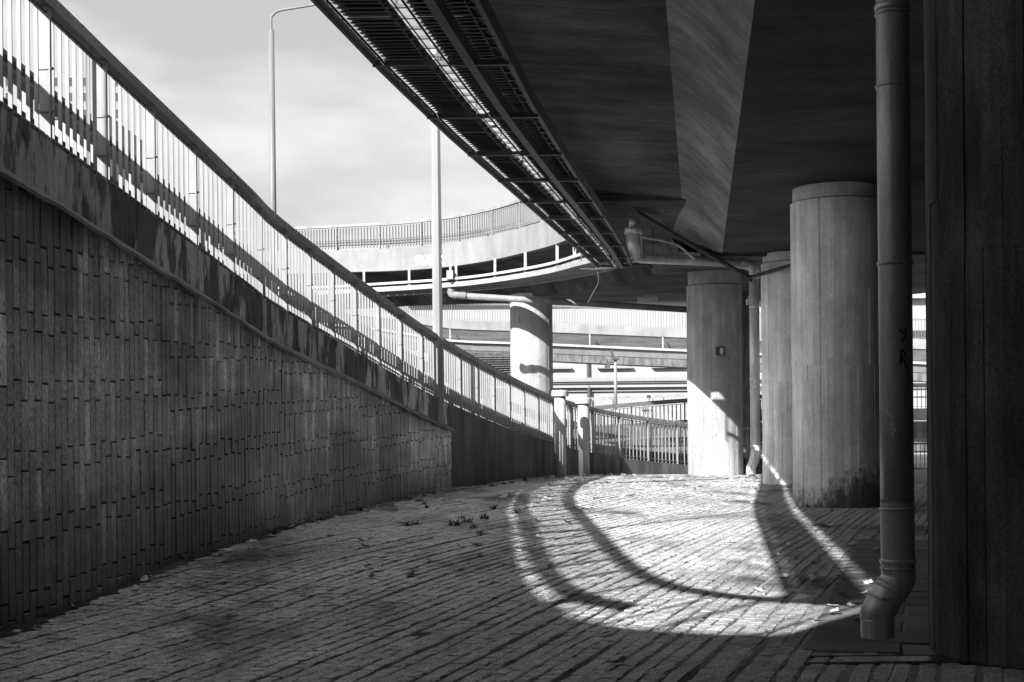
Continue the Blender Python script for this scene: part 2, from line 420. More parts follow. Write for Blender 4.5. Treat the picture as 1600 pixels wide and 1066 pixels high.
# fascia band (top) ; drops to the ground past the end of the slabs
mb = MB(); rings = []
for s_ in sample(S_WALL, S_TILE_END, .4):
    rings.append([RAMP.pt(s_, .02, -H-.44), RAMP.pt(s_, .02, -H), RAMP.pt(s_, -.36, -H), RAMP.pt(s_, -.36, -H-.44)])
mb.sweep(rings); mb.build('fascia', M['fascia'], wall_root)
mb = MB(); rings = []
for s_ in sample(S_TILE_END+.004, RAMP.len-.3, .4):
    p = RAMP.at(s_)
    rings.append([RAMP.pt(s_, .02, -p.z-.3), RAMP.pt(s_, .02, -H), RAMP.pt(s_, -.36, -H), RAMP.pt(s_, -.36, -p.z-.3)])
mb.sweep(rings); mb.build('plain_end', M['wall'], wall_root)
# flashing ledge
mb = MB(); rings = []; rl = random.Random(5)
for s_ in sample(S_WALL, S_TILE_END+.05, .35):
    w = rl.uniform(-.008, .008)
    rings.append([RAMP.pt(s_, .022, -H-.50), RAMP.pt(s_, .085+w, -H-.535+w), RAMP.pt(s_, .085+w, -H-.50+w), RAMP.pt(s_, .022, -H-.435)])
mb.sweep(rings); mb.build('flashing', M['ledge'], wall_root)
# slab cladding
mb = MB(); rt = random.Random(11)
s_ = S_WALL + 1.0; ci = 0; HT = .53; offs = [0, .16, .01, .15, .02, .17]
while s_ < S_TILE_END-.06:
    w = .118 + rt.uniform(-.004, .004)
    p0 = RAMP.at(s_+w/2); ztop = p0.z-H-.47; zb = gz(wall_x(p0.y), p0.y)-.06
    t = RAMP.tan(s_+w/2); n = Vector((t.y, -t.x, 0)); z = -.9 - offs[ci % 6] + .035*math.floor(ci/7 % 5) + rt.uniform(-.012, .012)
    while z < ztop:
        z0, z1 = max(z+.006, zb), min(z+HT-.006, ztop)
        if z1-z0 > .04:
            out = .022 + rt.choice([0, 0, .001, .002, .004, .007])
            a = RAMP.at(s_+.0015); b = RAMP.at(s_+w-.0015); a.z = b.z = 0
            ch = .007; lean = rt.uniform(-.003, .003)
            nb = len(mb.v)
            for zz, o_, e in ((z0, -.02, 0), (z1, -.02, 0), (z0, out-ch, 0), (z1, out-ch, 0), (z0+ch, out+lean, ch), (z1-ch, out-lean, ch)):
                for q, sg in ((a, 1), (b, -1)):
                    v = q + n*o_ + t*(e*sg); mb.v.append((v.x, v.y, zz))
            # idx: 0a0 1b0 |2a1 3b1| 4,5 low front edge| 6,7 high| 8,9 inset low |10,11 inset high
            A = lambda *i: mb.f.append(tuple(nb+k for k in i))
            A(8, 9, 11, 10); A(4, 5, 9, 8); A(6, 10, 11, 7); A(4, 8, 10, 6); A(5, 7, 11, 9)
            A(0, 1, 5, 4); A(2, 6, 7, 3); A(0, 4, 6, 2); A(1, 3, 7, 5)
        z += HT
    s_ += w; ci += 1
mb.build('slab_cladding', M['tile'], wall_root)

# ramp carriageway and its landing
mb = MB(); rings = []
for s_ in sample(S_WALL, RAMP.len-.3, .5):
    p = RAMP.at(s_)
    rings.append([RAMP.pt(s_, -.37, -H-.02), RAMP.pt(s_, -ROADW, -H-.02), RAMP.pt(s_, -ROADW, -H-.4), RAMP.pt(s_, -.37, -H-.4)])
mb.sweep(rings)
tag(mb.build('ramp_road', M['asphalt']), kind='structure')
mb = MB(); mb.sweep([[RAMP.pt(s_, -.27, -H-.03), RAMP.pt(s_, -.27, -H+.30), RAMP.pt(s_, -.36, -H+.30), RAMP.pt(s_, -.36, -H-.03)] for s_ in sample(S_WALL, RAMP.len-.4, .5)])
tag(mb.build('ramp_kerb', M['wall']), kind='structure')
edge = [RAMP.pt(s_, .02, 0) for s_ in sample(0, S_WALL, .25)]
mb = MB()
top = [Vector((p.x, p.y, p.z-H)) for p in edge] + [Vector((-11, 4.4, 4.15)), Vector((-11, -9, 4.15)), Vector((6, -9, 4.18))]
bot = [Vector((p.x, p.y, p.z-.55)) for p in top]
mb.poly(top); mb.poly(list(reversed(bot)))
for i in range(len(top)):
    k = (i+1) % len(top); mb.quad(top[i], bot[i], bot[k], top[k])
tag(mb.build('ramp_landing', M['pale_conc']), kind='structure')

# ------------------------------------------------------------------ railings
def railing(name, path, s0, s1, label, group, bay=1.2, nb=8, h=H, off=-.05, mats=('rail', 'rail', 'handrail'), hr=(.13, .11), spots=False, clips=True, bar=(.033, .012), foot=0.0, rails=()):
    root = empty(name, path.pt(s0, off, -h), label, 'railing', group)
    st = .35; mb = MB(); rings = []
    w, t_ = hr
    for s_ in sample(s0, s1, st):
        rings.append([path.pt(s_, off+w/2, -t_), path.pt(s_, off+w/2, -.012), path.pt(s_, off+w/2-.02, 0), path.pt(s_, off-w/2+.02, 0), path.pt(s_, off-w/2, -.012), path.pt(s_, off-w/2, -t_)])
    mb.sweep(rings); hrl = mb.build('handrail', M[mats[2]], root)
    if spots:
        sp = MB(); q = s0+.1; rs = random.Random(2)
        while q < s1-.2:
            if rs.random() < .8:
                c = path.pt(q, off+w/2+.002, -.03-rs.uniform(0, .02)); t3 = path.tan3(q); l = rs.uniform(.02, .05)
                sp.poly([c-t3*l+Vector((0, 0, .02)), c+Vector((0, 0, -.02-rs.uniform(0, .02))), c+t3*l*.8+Vector((0, 0, .02))])
            q += rs.uniform(.22, .32)
        me = hrl.data; me.materials.append(M['spot']); n0 = len(me.vertices); o0 = root.location
        vs = [tuple(v.co) for v in me.vertices] + [(x-o0.x, y-o0.y, z-o0.z) for x, y, z in sp.v]; fs = [tuple(p.vertices) for p in me.polygons]; nf = len(fs)
        me.clear_geometry(); me.from_pydata(vs, [], fs + [tuple(i+n0 for i in f) for f in sp.f])
        for p in me.polygons: p.material_index = 0 if p.index < nf else 1
    for (rz, rt) in rails:
        mb = MB(); mb.sweep([[path.pt(s_, off+.02, -h+rz-rt), path.pt(s_, off+.02, -h+rz), path.pt(s_, off-.02, -h+rz), path.pt(s_, off-.02, -h+rz-rt)] for s_ in sample(s0, s1, st)])
        mb.build('rail', M[mats[1]], root)
    n = int((s1-s0)/bay)
    for i in range(n+1):
        s_ = s0 + i*bay
        t = path.tan(s_); nr = path.nrm(s_); c = path.pt(s_, off, 0)
        mb = MB(); z0, z1 = -h-foot, -t_+.002
        mb.box(c+Vector((0, 0, (z0+z1)/2)), .085, .014, z1-z0, nr, t)
        mb.box(c+nr*.047+Vector((0, 0, (z0+z1)/2)), .012, .034, z1-z0, nr, t)
        if clips:
            for f in (.22, .5):
                mb.box(c+nr*.008+Vector((0, 0, -h+h*f)), .125, .034, .018, nr, t)
        mb.build('post', M[mats[0]], root)
        if i < n or True:
            bb = MB()
            nbx = nb if i < n else int((s1-s_)/bay*nb)
            for k in range(1, nbx):
                q = s_ + bay*k/nb
                if q > s1: break
                t = path.tan(q); nr = path.nrm(q); c = path.pt(q, off, 0)
                a = (-t_-.035-h+.0)/2
                bb.box(c+Vector((0, 0, (-t_-.03-h-.0)/2)), bar[0], bar[1], h-t_-.03, nr, t)
            # flat strip under the handrail and along the bottom carry the bars
            sa, sb = s_+.02, min(s_+bay-.02, s1)
            if sb-sa > .1:
                for (za, zb2, hw) in ((-t_-.05, -t_-.03, .012), (-h+.07, -h+.085, .012)):
                    bb.sweep([[path.pt(q, off+hw, za), path.pt(q, off+hw, zb2), path.pt(q, off-hw, zb2), path.pt(q, off-hw, za)] for q in sample(sa, sb, .4)])
            if bb.v: bb.build('baluster_panel', M[mats[1]], root)
    return root
railing('ramp_railing', RAMP, S_WALL-1.7, RAMP.len-.5, 'long pale barred railing with weathered handrail running down the sloping ramp wall', None, spots=True)
# railing round the landing edge
railing('landing_railing', RAMP, .3, S_WALL-1.75, 'pale barred railing round the landing where the ramp turns', None)
# crash barrier on the ramp
def w_beam(name, path, s0, s1, off, zb, label, group=None, mat='galv_plain', post=2.4, hgt=.22):
    root = empty(name, path.pt(s0, off, -H), label, 'crash barrier', group)
    prof = [(0, 0), (.05, .06), (.05, .11), (0, .155), (.05, .20), (.05, .25), (0, .31)]
    prof = [(a, b*hgt/.31) for a, b in prof]
    mb = MB(); rings = []
    for s_ in sample(s0, s1, .4):
        r = [path.pt(s_, off+a, -H+zb+b) for a, b in prof] + [path.pt(s_, off+a-.012, -H+zb+b) for a, b in reversed(prof)]
        rings.append(r)
    mb.sweep(rings); mb.build('beam', M[mat], root)
    s_ = s0+.6
    while s_ < s1:
        mb = MB(); t = path.tan(s_); nr = path.nrm(s_); c = path.pt(s_, off-.06, -H)
        mb.box(c+Vector((0, 0, (zb+hgt-.02)/2)), .06, .1, zb+hgt-.02, nr, t); mb.build('post', M[mat], root); s_ += post
    return root
M['galv_plain'] = concrete('dull_galvanised_barrier', .19, [((3, 3, 3), .35, .65, .8, 1.2)], rough=.55, metal=.2)
w_beam('crash_barrier', RAMP, S_WALL-.4, RAMP.find_y(36.6), -.44, .60, 'dull steel crash barrier behind the sloping ramp railing')

# ------------------------------------------------------------------ columns
def column(name, x, y, z0, z1, r, label, mat, collar_top=None, seed=0, planks=38, group=None, joint=True):
    root = empty(name, (x, y, z0), label, 'column', group)
    mb = MB(); rc = random.Random(seed); seg = 2
    lifts = [z0, z0+(z1-z0)*.46, z1] if joint else [z0, z1]
    for i in range(planks):
        a0, a1 = 2*PI*i/planks, 2*PI*(i+1)/planks
        zs = sorted([z0, z1] + ([rc.uniform(z0+.8, z1-.6)] if rc.random() < .45 else []) + lifts[1:-1])
        for za, zb in zip(zs, zs[1:]):
            dr = rc.choice([0, 0, 0, -.004, .004, -.007]) + rc.uniform(-.002, .002)
            g_ = .0018
            inner = r-.012
            a_lo, a_hi = a0+g_/r, a1-g_/r
            n = len(mb.v)
            for (aa, rr) in ((a0, inner), (a_lo, r+dr), ((a0+a1)/2, r+dr+.001), (a_hi, r+dr), (a1, inner)):
                for z in (za+.002, zb-.002): mb.v.append((x+rr*math.cos(aa), y+rr*math.sin(aa), z))
            for k in range(4): mb.f.append((n+2*k, n+2*k+2, n+2*k+3, n+2*k+1))
    # solid core, a touch inside, closes the joints
    mb.lathe((x, y, 0), [(r-.0125, z0-.1), (r-.0125, z1-.03), (r-.0125, z1)], 48)
    body = mb.build('shaft', M[mat], root)
    if collar_top:
        cm = MB(); cm.lathe((x, y, 0), [(r*.86, z1-.04), (r*.86, z1+.02), (r*.95, z1+.021), (r*.95, collar_top+.05)], 40)
        cm.build('collar', M[mat], root)
    return root
SOF = 5.42
R = .75
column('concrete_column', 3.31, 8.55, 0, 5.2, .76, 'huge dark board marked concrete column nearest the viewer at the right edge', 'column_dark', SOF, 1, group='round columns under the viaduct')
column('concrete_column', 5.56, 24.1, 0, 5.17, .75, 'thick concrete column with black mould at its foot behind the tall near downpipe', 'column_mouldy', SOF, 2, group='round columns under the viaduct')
col_a = column('concrete_column', 5.6, 38.8, -.05, 5.22, .75, 'concrete column half in sun with a small dark box on its shaft', 'column', 5.65, 3, group='round columns under the viaduct')
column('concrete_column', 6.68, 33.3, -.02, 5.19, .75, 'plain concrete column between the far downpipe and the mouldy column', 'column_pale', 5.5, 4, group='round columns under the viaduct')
column('concrete_column', .72, 50.0, -.1, 5.85, .75, 'sunlit concrete column beyond the ramp railing with a curved light band', 'column', 6.05, 5, group='round columns under the viaduct')
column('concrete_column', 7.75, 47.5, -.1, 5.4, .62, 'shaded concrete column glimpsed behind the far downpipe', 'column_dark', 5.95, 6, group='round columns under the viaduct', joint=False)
# box on column
bx = empty('junction_box', P(1125, 549, 38.03), 'small dark junction box fixed on the half sunlit column', 'junction box')
mb = MB(); c = P(1125, 549, 38.02); mb.box(c, .22, .12, .22); mb.build('case', M['dark_metal'], bx)
mb = MB(); mb.box(c+Vector((.03, -.062, .0)), .08, .012, .17); mb.build('panel', M['galv'], bx)

# ------------------------------------------------------------------ main viaduct
deck = empty('viaduct_deck', (4.0, 20.0, SOF), 'dark concrete box girder viaduct overhead with a sloping lighter web', 'viaduct')
def xweb(y): return 2.34 + .1335*(y-13.34)
WL = [(12.16, -1.65), (14.58, -1.29), (17.86, -.735), (21.9, .035), (27.1, 1.02), (33.1, 2.14)]
WR = [(12.2, -.24), (15.9, .25), (20.56, .97), (25.4, 1.77), (29.0, 2.34), (31.9, 2.72)]
def wl(y): return interp(y, [a for a, b in WL], [b for a, b in WL])
def wr(y): return interp(y, [a for a, b in WR], [b for a, b in WR])
def xedge(y): return wr(y) - 1.25
DY = [-30, -12, 0, 6, 10, 14, 18, 22, 26, 29.8]
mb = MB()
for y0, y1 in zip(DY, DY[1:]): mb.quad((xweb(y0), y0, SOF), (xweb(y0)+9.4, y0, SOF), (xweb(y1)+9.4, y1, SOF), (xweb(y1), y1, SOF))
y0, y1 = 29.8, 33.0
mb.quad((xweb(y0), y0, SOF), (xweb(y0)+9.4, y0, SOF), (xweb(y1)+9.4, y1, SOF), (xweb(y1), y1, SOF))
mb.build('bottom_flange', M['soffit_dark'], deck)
mb = MB()
rings = []
for y in DY + [31.4, 33.0]:
    zt = 6.2 if y < 30 else (5.9 if y < 32 else SOF+.12)
    x0 = xweb(y); k = (zt-SOF)/.78
    if y < 30: prof = [(0, 0), (.2, .2), (.45, .45), (.56, .555), (.64, .625), (.70, .675), (.76, .72), (.82, .755), (.90, .78)]
    elif y < 32: prof = [(0, 0), (.18, .10), (.42, .24), (.58, .34), (.70, .41), (.80, .46), (.9, .50), (1.0, .53), (1.1, .55)]
    else: prof = [(0, 0), (.12, .03), (.35, .10), (.55, .15), (.72, .19), (.86, .21), (1.0, .225), (1.15, .23), (1.3, .235)]
    rings.append([(x0-a, y, SOF+b) for a, b in prof])
mb.sweep(rings, closed=False); mb.build('girder_web', M['web'], deck, smooth=True)
mb = MB()
for y0, y1 in zip(DY, DY[1:]):
    mb.quad((xedge(y0), y0, 6.40), (xweb(y0)-.89, y0, 6.2), (xweb(y1)-.89, y1, 6.2), (xedge(y1), y1, 6.40))
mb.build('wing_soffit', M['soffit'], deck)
# transverse haunch at the joint
mb = MB()
y0, y1, y2 = 29.8, 31.4, 33.0
mb.box((( xedge(y0)+xweb(y0)-.82)/2, 29.82, 6.24), xweb(y0)-.82-xedge(y0), .10, .16)
mb.quad((xedge(y0)+.1, y0+.03, 6.18), (xweb(y0)-.80, y0+.03, 6.15), (xweb(y1)-1.05, y1, 5.96), (xedge(y1)+.1, y1, 6.0))
mb.quad((xedge(y1)+.1, y1, 6.0), (xweb(y1)-1.05, y1, 5.96), (xweb(y2)-1.2, y2, SOF+.225), (xedge(y2)+.2, y2, SOF+.25))
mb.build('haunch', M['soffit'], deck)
# outer fascia, top, right hand side
mb = MB(); rings = []
for y in DY + [33.0]:
    xe = xedge(y)
    rings.append([(xe, y, 6.405), (xe, y, 7.3), (xe+.3, y, 7.3), (xe+.3, y, 7.0), (xweb(y)+11, y, 7.0), (xweb(y)+11, y, 7.3), (xweb(y)+11.3, y, 7.3), (xweb(y)+11.3, y, 6.4), (xweb(y)+9.4, y, SOF)])
mb.sweep(rings, closed=False); mb.build('edge_beam', M['pale_conc'], deck)
# construction joint with a bright lip
mb = MB(); mb.box((xweb(33)+3, 33.1, SOF-.02), 7.0, .14, .10); mb.build('joint_strip', M['dark_metal'], deck)
mb = MB(); mb.box((3.05, 2.7, 5.4), 11.3, .7, 2.5); mb.build('sun_block_beam', M['soffit'], deck)  # unseen beam added to keep the sun off the near column

# unseen walls added at the right and behind to shut light out
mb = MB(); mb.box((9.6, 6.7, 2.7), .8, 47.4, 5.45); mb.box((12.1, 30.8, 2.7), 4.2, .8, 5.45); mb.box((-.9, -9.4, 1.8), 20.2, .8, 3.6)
tag(mb.build('light_block_wall', M['column_dark'], loc=(9.6, 5, 0)), 'dark unseen wall added to shut light out of the space right of and behind the columns', 'wall')

# ------------------------------------------------------------------ curved ramp bridge (junction slab + wing)
FA = [P(300, 428, 55), P(430, 428, 54), P(555, 425, 52), P(620, 423, 51), P(690, 418, 49.5), P(760, 408, 47.5), P(820, 394.5, 45), P(860, 384, 42.3), P(888, 373.5, 39.7), P(906, 363, 37), P(918, 352, 34.6), Vector((xedge(33.05), 33.05, 6.42))]
CURV = Path(catmull(FA, 8))      # runs from far left towards the viewer: right side = towards the camera/left
bridge = empty('curved_bridge', FA[4], 'curved ramp bridge sweeping left behind the pale lamp post, sunlit fascia', 'bridge')
def slab_z(y): return SOF + max(0, (y-33))*.034
mb = MB(); rings = []
for s_ in sample(0, CURV.len, .5):
    rings.append([CURV.pt(s_, 0, 0), CURV.pt(s_, 0, .82), CURV.pt(s_, -.3, .82), CURV.pt(s_, -.3, 0.0)])
mb.sweep(rings); mb.build('fascia', M['pale_conc'], bridge)
inner = []
mb = MB(); rings = []
for s_ in sample(0, CURV.len, .5):
    a = CURV.pt(s_, -.3, .0); b = CURV.pt(s_, -1.9, 0); b.z = max(slab_z(b.y)+.75, a.z-.35); c = CURV.pt(s_, -2.35, 0); c.z = slab_z(c.y)
    rings.append([a, b, c]); inner.append(c)
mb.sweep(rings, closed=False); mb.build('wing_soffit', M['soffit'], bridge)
# flat slab soffit: from inner edge to the far edge
mb = MB(); far = []
for c in inner:
    tt = (c.x - inner[0].x)/(inner[-1].x-inner[0].x)
    far.append(Vector((lerp(inner[0].x, 13.5, tt**.8), lerp(59, 53.6, smooth(tt, 0, .35)), 0)))
for p in far: p.z = slab_z(p.y)
for i in range(len(inner)-1):
    n_ = 6
    for k in range(n_):
        q = [inner[i].lerp(far[i], k/n_), inner[i+1].lerp(far[i+1], k/n_), inner[i+1].lerp(far[i+1], (k+1)/n_), inner[i].lerp(far[i], (k+1)/n_)]
        for v in q: v.z = slab_z(v.y)
        mb.quad(*q)
a = inner[-1]; b = far[-1]
mb.poly([a, Vector((xweb(33.0), 33.0, SOF)), Vector((xweb(33)+9.4, 33.0, SOF)), Vector((16, 44, slab_z(44))), b])
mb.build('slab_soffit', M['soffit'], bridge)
# deck top and far edge beam
mb = MB(); tops = []
for s_ in sample(0, CURV.len, .5): tops.append(CURV.pt(s_, -.3, .5))
for i in range(len(inner)-1):
    f0, f1 = far[i]+Vector((0, 0, 1.1)), far[i+1]+Vector((0, 0, 1.1))
    mb.quad(tops[i], tops[i+1], f1, f0); mb.quad(far[i], far[i+1], f1, f0)
mb.poly([tops[-1], Vector((xweb(33)+9.4, 33.0, 7.0)), Vector((16, 44, 7.0)), far[-1]+Vector((0, 0, 1.1))])
mb.build('carriageway', M['asphalt'], bridge)
# railing on it: handrail path
CRAIL = Path([p+Vector((0, 0, .82+.92)) for p in reversed(CURV.p)])
railing('bridge_railing', CRAIL, 1.5, CRAIL.len-.5, 'pale barred railing along the curved bridge against the sky', None, bay=2.0, nb=14, h=.92+.12, off=.12, hr=(.13, .10), mats=('rail', 'rail', 'handrail_pale'), bar=(.05, .012), foot=.1) if False else None
M['rail_far'] = concrete('grey_far_rail', .10, [((6, 6, 2), .35, .65, .85, 1.1)], rough=.55)
M['handrail_pale'] = concrete('pale_grey_handrail', .17, [((2, 2, 2), .35, .65, .75, 1.2)], rough=.5)
M['rail_grey'] = concrete('grey_rail_post', .20, [((6, 6, 2), .35, .65, .85, 1.1)], rough=.55)
CRAIL = Path([p+Vector((0, 0, 1.78)) for p in CURV.p])
railing('bridge_railing', CRAIL, .5, CRAIL.len-1.0, 'pale barred railing along the curved bridge, seen against the sky', None, bay=2.0, nb=14, h=.90, off=-.08, hr=(.13, .10), mats=('rail_grey', 'rail', 'handrail_pale'), bar=(.05, .02), foot=.12)
CB = Path([p+Vector((0, 0, .5+H)) for p in CURV.p])
w_beam('crash_barrier', CB, .5, CB.len-1, -.75, .56, 'dull crash barrier seen through the bars of the curved bridge railing')

# graffiti tag on the fascia
gf = MB(); rg = random.Random(21)
SS = [i*.03 for i in range(int(CURV.len/.03))]
SP = [(CURV.at(q), q) for q in SS]; SPX = [800 + p.x*F/p.y for p, q in SP]
def onf(x, y):
    k = min(range(len(SP)), key=lambda i: abs(SPX[i]-x)); p, q = SP[k]
    w = P(x, y, p.y); nr = CURV.nrm(q); return Vector((p.x, p.y, w.z)) + nr*(.012 if nr.y < 0 else -.012)
for k in range(8):
    px = 652 + k*5.6; h = rg.uniform(.8, 1.1)
    pts = [(px, 413), (px+1, 408-5*h), (px+3.5, 403-4*h), (px+5, 407), (px+3, 410), (px+5.5, 412.5)] if k % 2 else [(px+4, 401-2*h), (px+.5, 404), (px+1, 408), (px+4.5, 409), (px+4.5, 413), (px, 414)]
    for (x0, y0), (x1, y1) in zip(pts, pts[1:]):
        A, B = onf(x0, y0), onf(x1, y1); v = B-A; hz_ = Vector((v.x, v.y, 0)); L_ = max(.01, v.length); t_ = CURV.tan(1.0) if hz_.length < .01 else hz_.normalized()
        n_ = (t_*(-v.z/L_) + Vector((0, 0, 1))*(hz_.length/L_)).normalized()*.03
        gf.quad(A-n_, B-n_, B+n_, A+n_)
gf.build('graffiti', M['white_paint'], bridge)

# hung service tray under the curved bridge
TA = [P(300, 458, 54.5), P(470, 458, 53), P(580, 453, 51.3), P(690, 446, 49), P(760, 439, 47), P(850, 424.5, 43), P(905, 410, 37.4), P(938, 402, 33.5)]
TR = Path(catmull(TA, 8))
ctray = empty('service_tray', TA[3], 'pale edged service tray hanging beneath the curved bridge', 'service tray')
mb = MB(); rings = []
for s_ in sample(0, TR.len, .5): rings.append([TR.pt(s_, 0, -.08), TR.pt(s_, 0, .08), TR.pt(s_, -.05, .08), TR.pt(s_, -.05, -.08)])
mb.sweep(rings); mb.build('front_channel', M['tray_pale'], ctray)
mb = MB(); rings = []
for s_ in sample(0, TR.len, .5): rings.append([TR.pt(s_, .02, .16), TR.pt(s_, .02, .24), TR.pt(s_, -.06, .24), TR.pt(s_, -.06, .16)])
mb.sweep(rings); mb.build('conduit', M['galv'], ctray)
mb = MB(); rings = []
for s_ in sample(0, TR.len, .5): rings.append([TR.pt(s_, -1.05, -.16), TR.pt(s_, -1.05, .02), TR.pt(s_, -1.1, .02), TR.pt(s_, -1.1, -.16)])
mb.sweep(rings); mb.build('rear_channel', M['tray_pale'], ctray)
mb = MB(); s_ = .3; rr = random.Random(4)
while s_ < TR.len-.3:
    if rr.random() < .96:
        l = .385; mb.hexa([TR.pt(s_, -.06, -.07), TR.pt(s_+l, -.06, -.07), TR.pt(s_+l, -1.04, -.11), TR.pt(s_, -1.04, -.11), TR.pt(s_, -.06, -.04), TR.pt(s_+l, -.06, -.04), TR.pt(s_+l, -1.04, -.08), TR.pt(s_, -1.04, -.08)])
    s_ += .4
mb.build('grating', M['tray'], ctray)
for px in (470, 568, 640, 709, 770, 821, 868, 893):
    d = interp(px, [300, 470, 580, 690, 760, 850, 905, 938], [p.y for p in TA])
    i = min(range(len(TR.p)), key=lambda k: abs(800+TR.p[k].x*F/TR.p[k].y-px)); s_ = TR.L[i]
    top_ = min(CURV.p, key=lambda p: (p-TR.p[i]).to_2d().length).z
    for o_ in (-.08,):
        mb = MB(); a = TR.pt(s_, o_, -.05); h_ = top_+.0-a.z
        mb.box(a+Vector((0, 0, h_/2)), .09, .03, h_); mb.box(a+Vector((.03, -.045, h_/2)), .02, .06, h_); mb.build('hanger', M['tray_pale'], ctray)
lmp = MB(); c = P(703, 430, 48.5); lmp.box(c, .22, .3, .3); lmp.box(c+Vector((.02, 0, .22)), .08, .1, .3)
tag(lmp.build('floodlight', M['tray_pale'], loc=c), 'small pale box lamp under the curved bridge, right of the lamp post', 'lamp')

# ------------------------------------------------------------------ hanging walkway beside the main deck
ZW = 5.1
walk = empty('service_walkway', (0, 20, ZW), 'dark hanging service walkway of grating along the viaduct edge', 'walkway')
YW0, YW1 = 3.8, 32.3
def wx(y, f): return lerp(wl(y), wr(y), f)
def wbeam(f, w, z0, z1, name, mat, y0=YW0, y1=YW1):
    mb = MB(); rings = []
    for y in sample(y0, y1, .8):
        x = wx(y, f); rings.append([(x-w/2, y, z0), (x-w/2, y, z1), (x+w/2, y, z1), (x+w/2, y, z0)])
    mb.sweep(rings); return mb.build(name, M[mat], walk)
wbeam(.016, .035, ZW-.07, ZW+.02, 'edge_beam', 'tray')
wbeam(.99, .05, ZW-.05, ZW+.12, 'edge_beam', 'tray')
wbeam(.72, .09, ZW-.09, ZW+.06, 'centre_beam', 'tray')
rw = random.Random(8)
mb = MB(); y = YW0; k = 0
while y < YW1-.1:
    dy = .1175
    # solid lattice slats of the two grating widths, each slat slightly canted
    for f0, f1, ok in ((.047, .381, True), (.511, .70, True), (.745, .905, True)):
        z = ZW + .03 + rw.uniform(-.004, .004)
        a = [(wx(y, f0), y), (wx(y, f1), y), (wx(y+dy*.93, f1), y+dy*.93), (wx(y+dy*.93, f0), y+dy*.93)]
        mb.hexa([(px, py, z+(0 if i < 2 else .02)) for i, (px, py) in enumerate(a)] + [(px, py, z+.012+(0 if i < 2 else .02)) for i, (px, py) in enumerate(a)])
    y += dy; k += 1
mb.build('grating', M['tray'], walk)
cab = MB()
for f0, f1 in ((.046, .382), (.51, .70), (.748, .945)):
    for y0 in sample(YW0, YW1-.01, 1.0)[:-1]:
        y1 = y0+1.0
        cab.hexa([(wx(y0, f0), y0, ZW+.075), (wx(y0, f1), y0, ZW+.075), (wx(y1, f1), y1, ZW+.075), (wx(y1, f0), y1, ZW+.075),
                  (wx(y0, f0), y0, ZW+.09), (wx(y0, f1), y0, ZW+.09), (wx(y1, f1), y1, ZW+.09), (wx(y1, f0), y1, ZW+.09)])
cab.build('floor_plate', M['dark_metal'], walk)
ysr = []; y = YW0
while y < YW1-.1:
    ysr.append(y); y += .33 + rw.uniform(-.01, .01)
for f0, f1 in ((.032, .046), (.382, .51), (.905, .985)):      # ladder strips left open between the plates
    mb = MB(); prev = None
    for y in ysr:
        rows = []
        for yy in (y-.018, y+.018):
            a, b = wx(yy, f0), wx(yy, f1); row = []
            for x in (a-.012, a-.004, b+.004, b+.012): row.append(len(mb.v)); mb.v.append((x, yy, ZW+.02))
            rows.append(row)
        for k in range(3): mb.f.append((rows[0][k], rows[0][k+1], rows[1][k+1], rows[1][k]))
        if prev:
            for k in (0, 2): mb.f.append((prev[k], prev[k+1], rows[0][k+1], rows[0][k]))
        prev = rows[1]
    o = mb.build('open_grating', M['tray'], walk); md = o.modifiers.new('thickness', 'SOLIDIFY'); md.thickness = .028
# thin mesh wires along the open strip
for f in (.445,):
    wbeam(f, .008, ZW+.005, ZW+.02, 'strip_wire', 'rail_grey')
for yj in (6.5, 8.9, 11.4, 14.1, 16.5, 18.8, 20.8, 22.8, 24.6, 26.5, 28.4, 30.3, 32.1):
    mb = MB(); mb.box(((wl(yj)+wr(yj))/2, yj, ZW-.055), wr(yj)-wl(yj)+.0, .06, .055); mb.build('cross_joist', M['tray'], walk)
    mb = MB(); mb.box((xedge(yj)+.12, yj, ZW+.68), .03, .03, 1.22); mb.build('hanger', M['dark_metal'], walk)
# outlet bar at the end of the walkway
mb = MB(); mb.tube([P(930, 421, 32.6), P(1010, 412, 32.4), P(1018, 418, 32.3)], .05, 8)
mb.build('end_bar', M['dark_metal'], walk)
cb = MB(); pts = [P(932, 415, 33.0), P(935, 440, 33.0), P(928, 455, 33.1), P(918, 474, 33.2)]
cb.tube(catmull(pts, 6), .004, 6)
tag(cb.build('loose_wire', M['pipe_grey'], loc=pts[0]), 'thin loose wire dangling from the far end of the walkway', 'wire')

# ------------------------------------------------------------------ drain pipes
def pipe_with_collars(mb, pts, r, seg=24): mb.tube(pts, r, seg)
# near downpipe
PD = 8.45
near = empty('downpipe', P(1370, 1000, PD), 'tall dull drainpipe with a kicked out foot beside the nearest column', 'drainpipe', 'drainpipes')
xb = P(1403, 880, PD).x; pr = .099
mb = MB(); zt = SOF+.05
mb.tube([(xb, PD, .92), (xb, PD, 1.5), (xb, PD, 3.0), (xb, PD, zt)], pr, 32); mb.build('pipe_shaft', M['galv_dark'], near, smooth=True)
def collar(parent, x, y, z, r, h, mat, name='collar'):
    mb = MB(); mb.lathe((x, y, z), [(r-.012, -h/2), (r+.0, -h/2+.002), (r+.006, -h/4), (r+.006, h/4), (r, h/2-.002), (r-.012, h/2)], 32)
    return mb.build(name, M[mat], parent, smooth=True)
for py, h in ((12, .05), (22, .018), (135, .022), (412, .03), (795, .018), (877, .035), (888, .012)):
    z = P(1400, py, PD).z; collar(near, xb, PD, z, pr+.002, h, 'galv_dark')
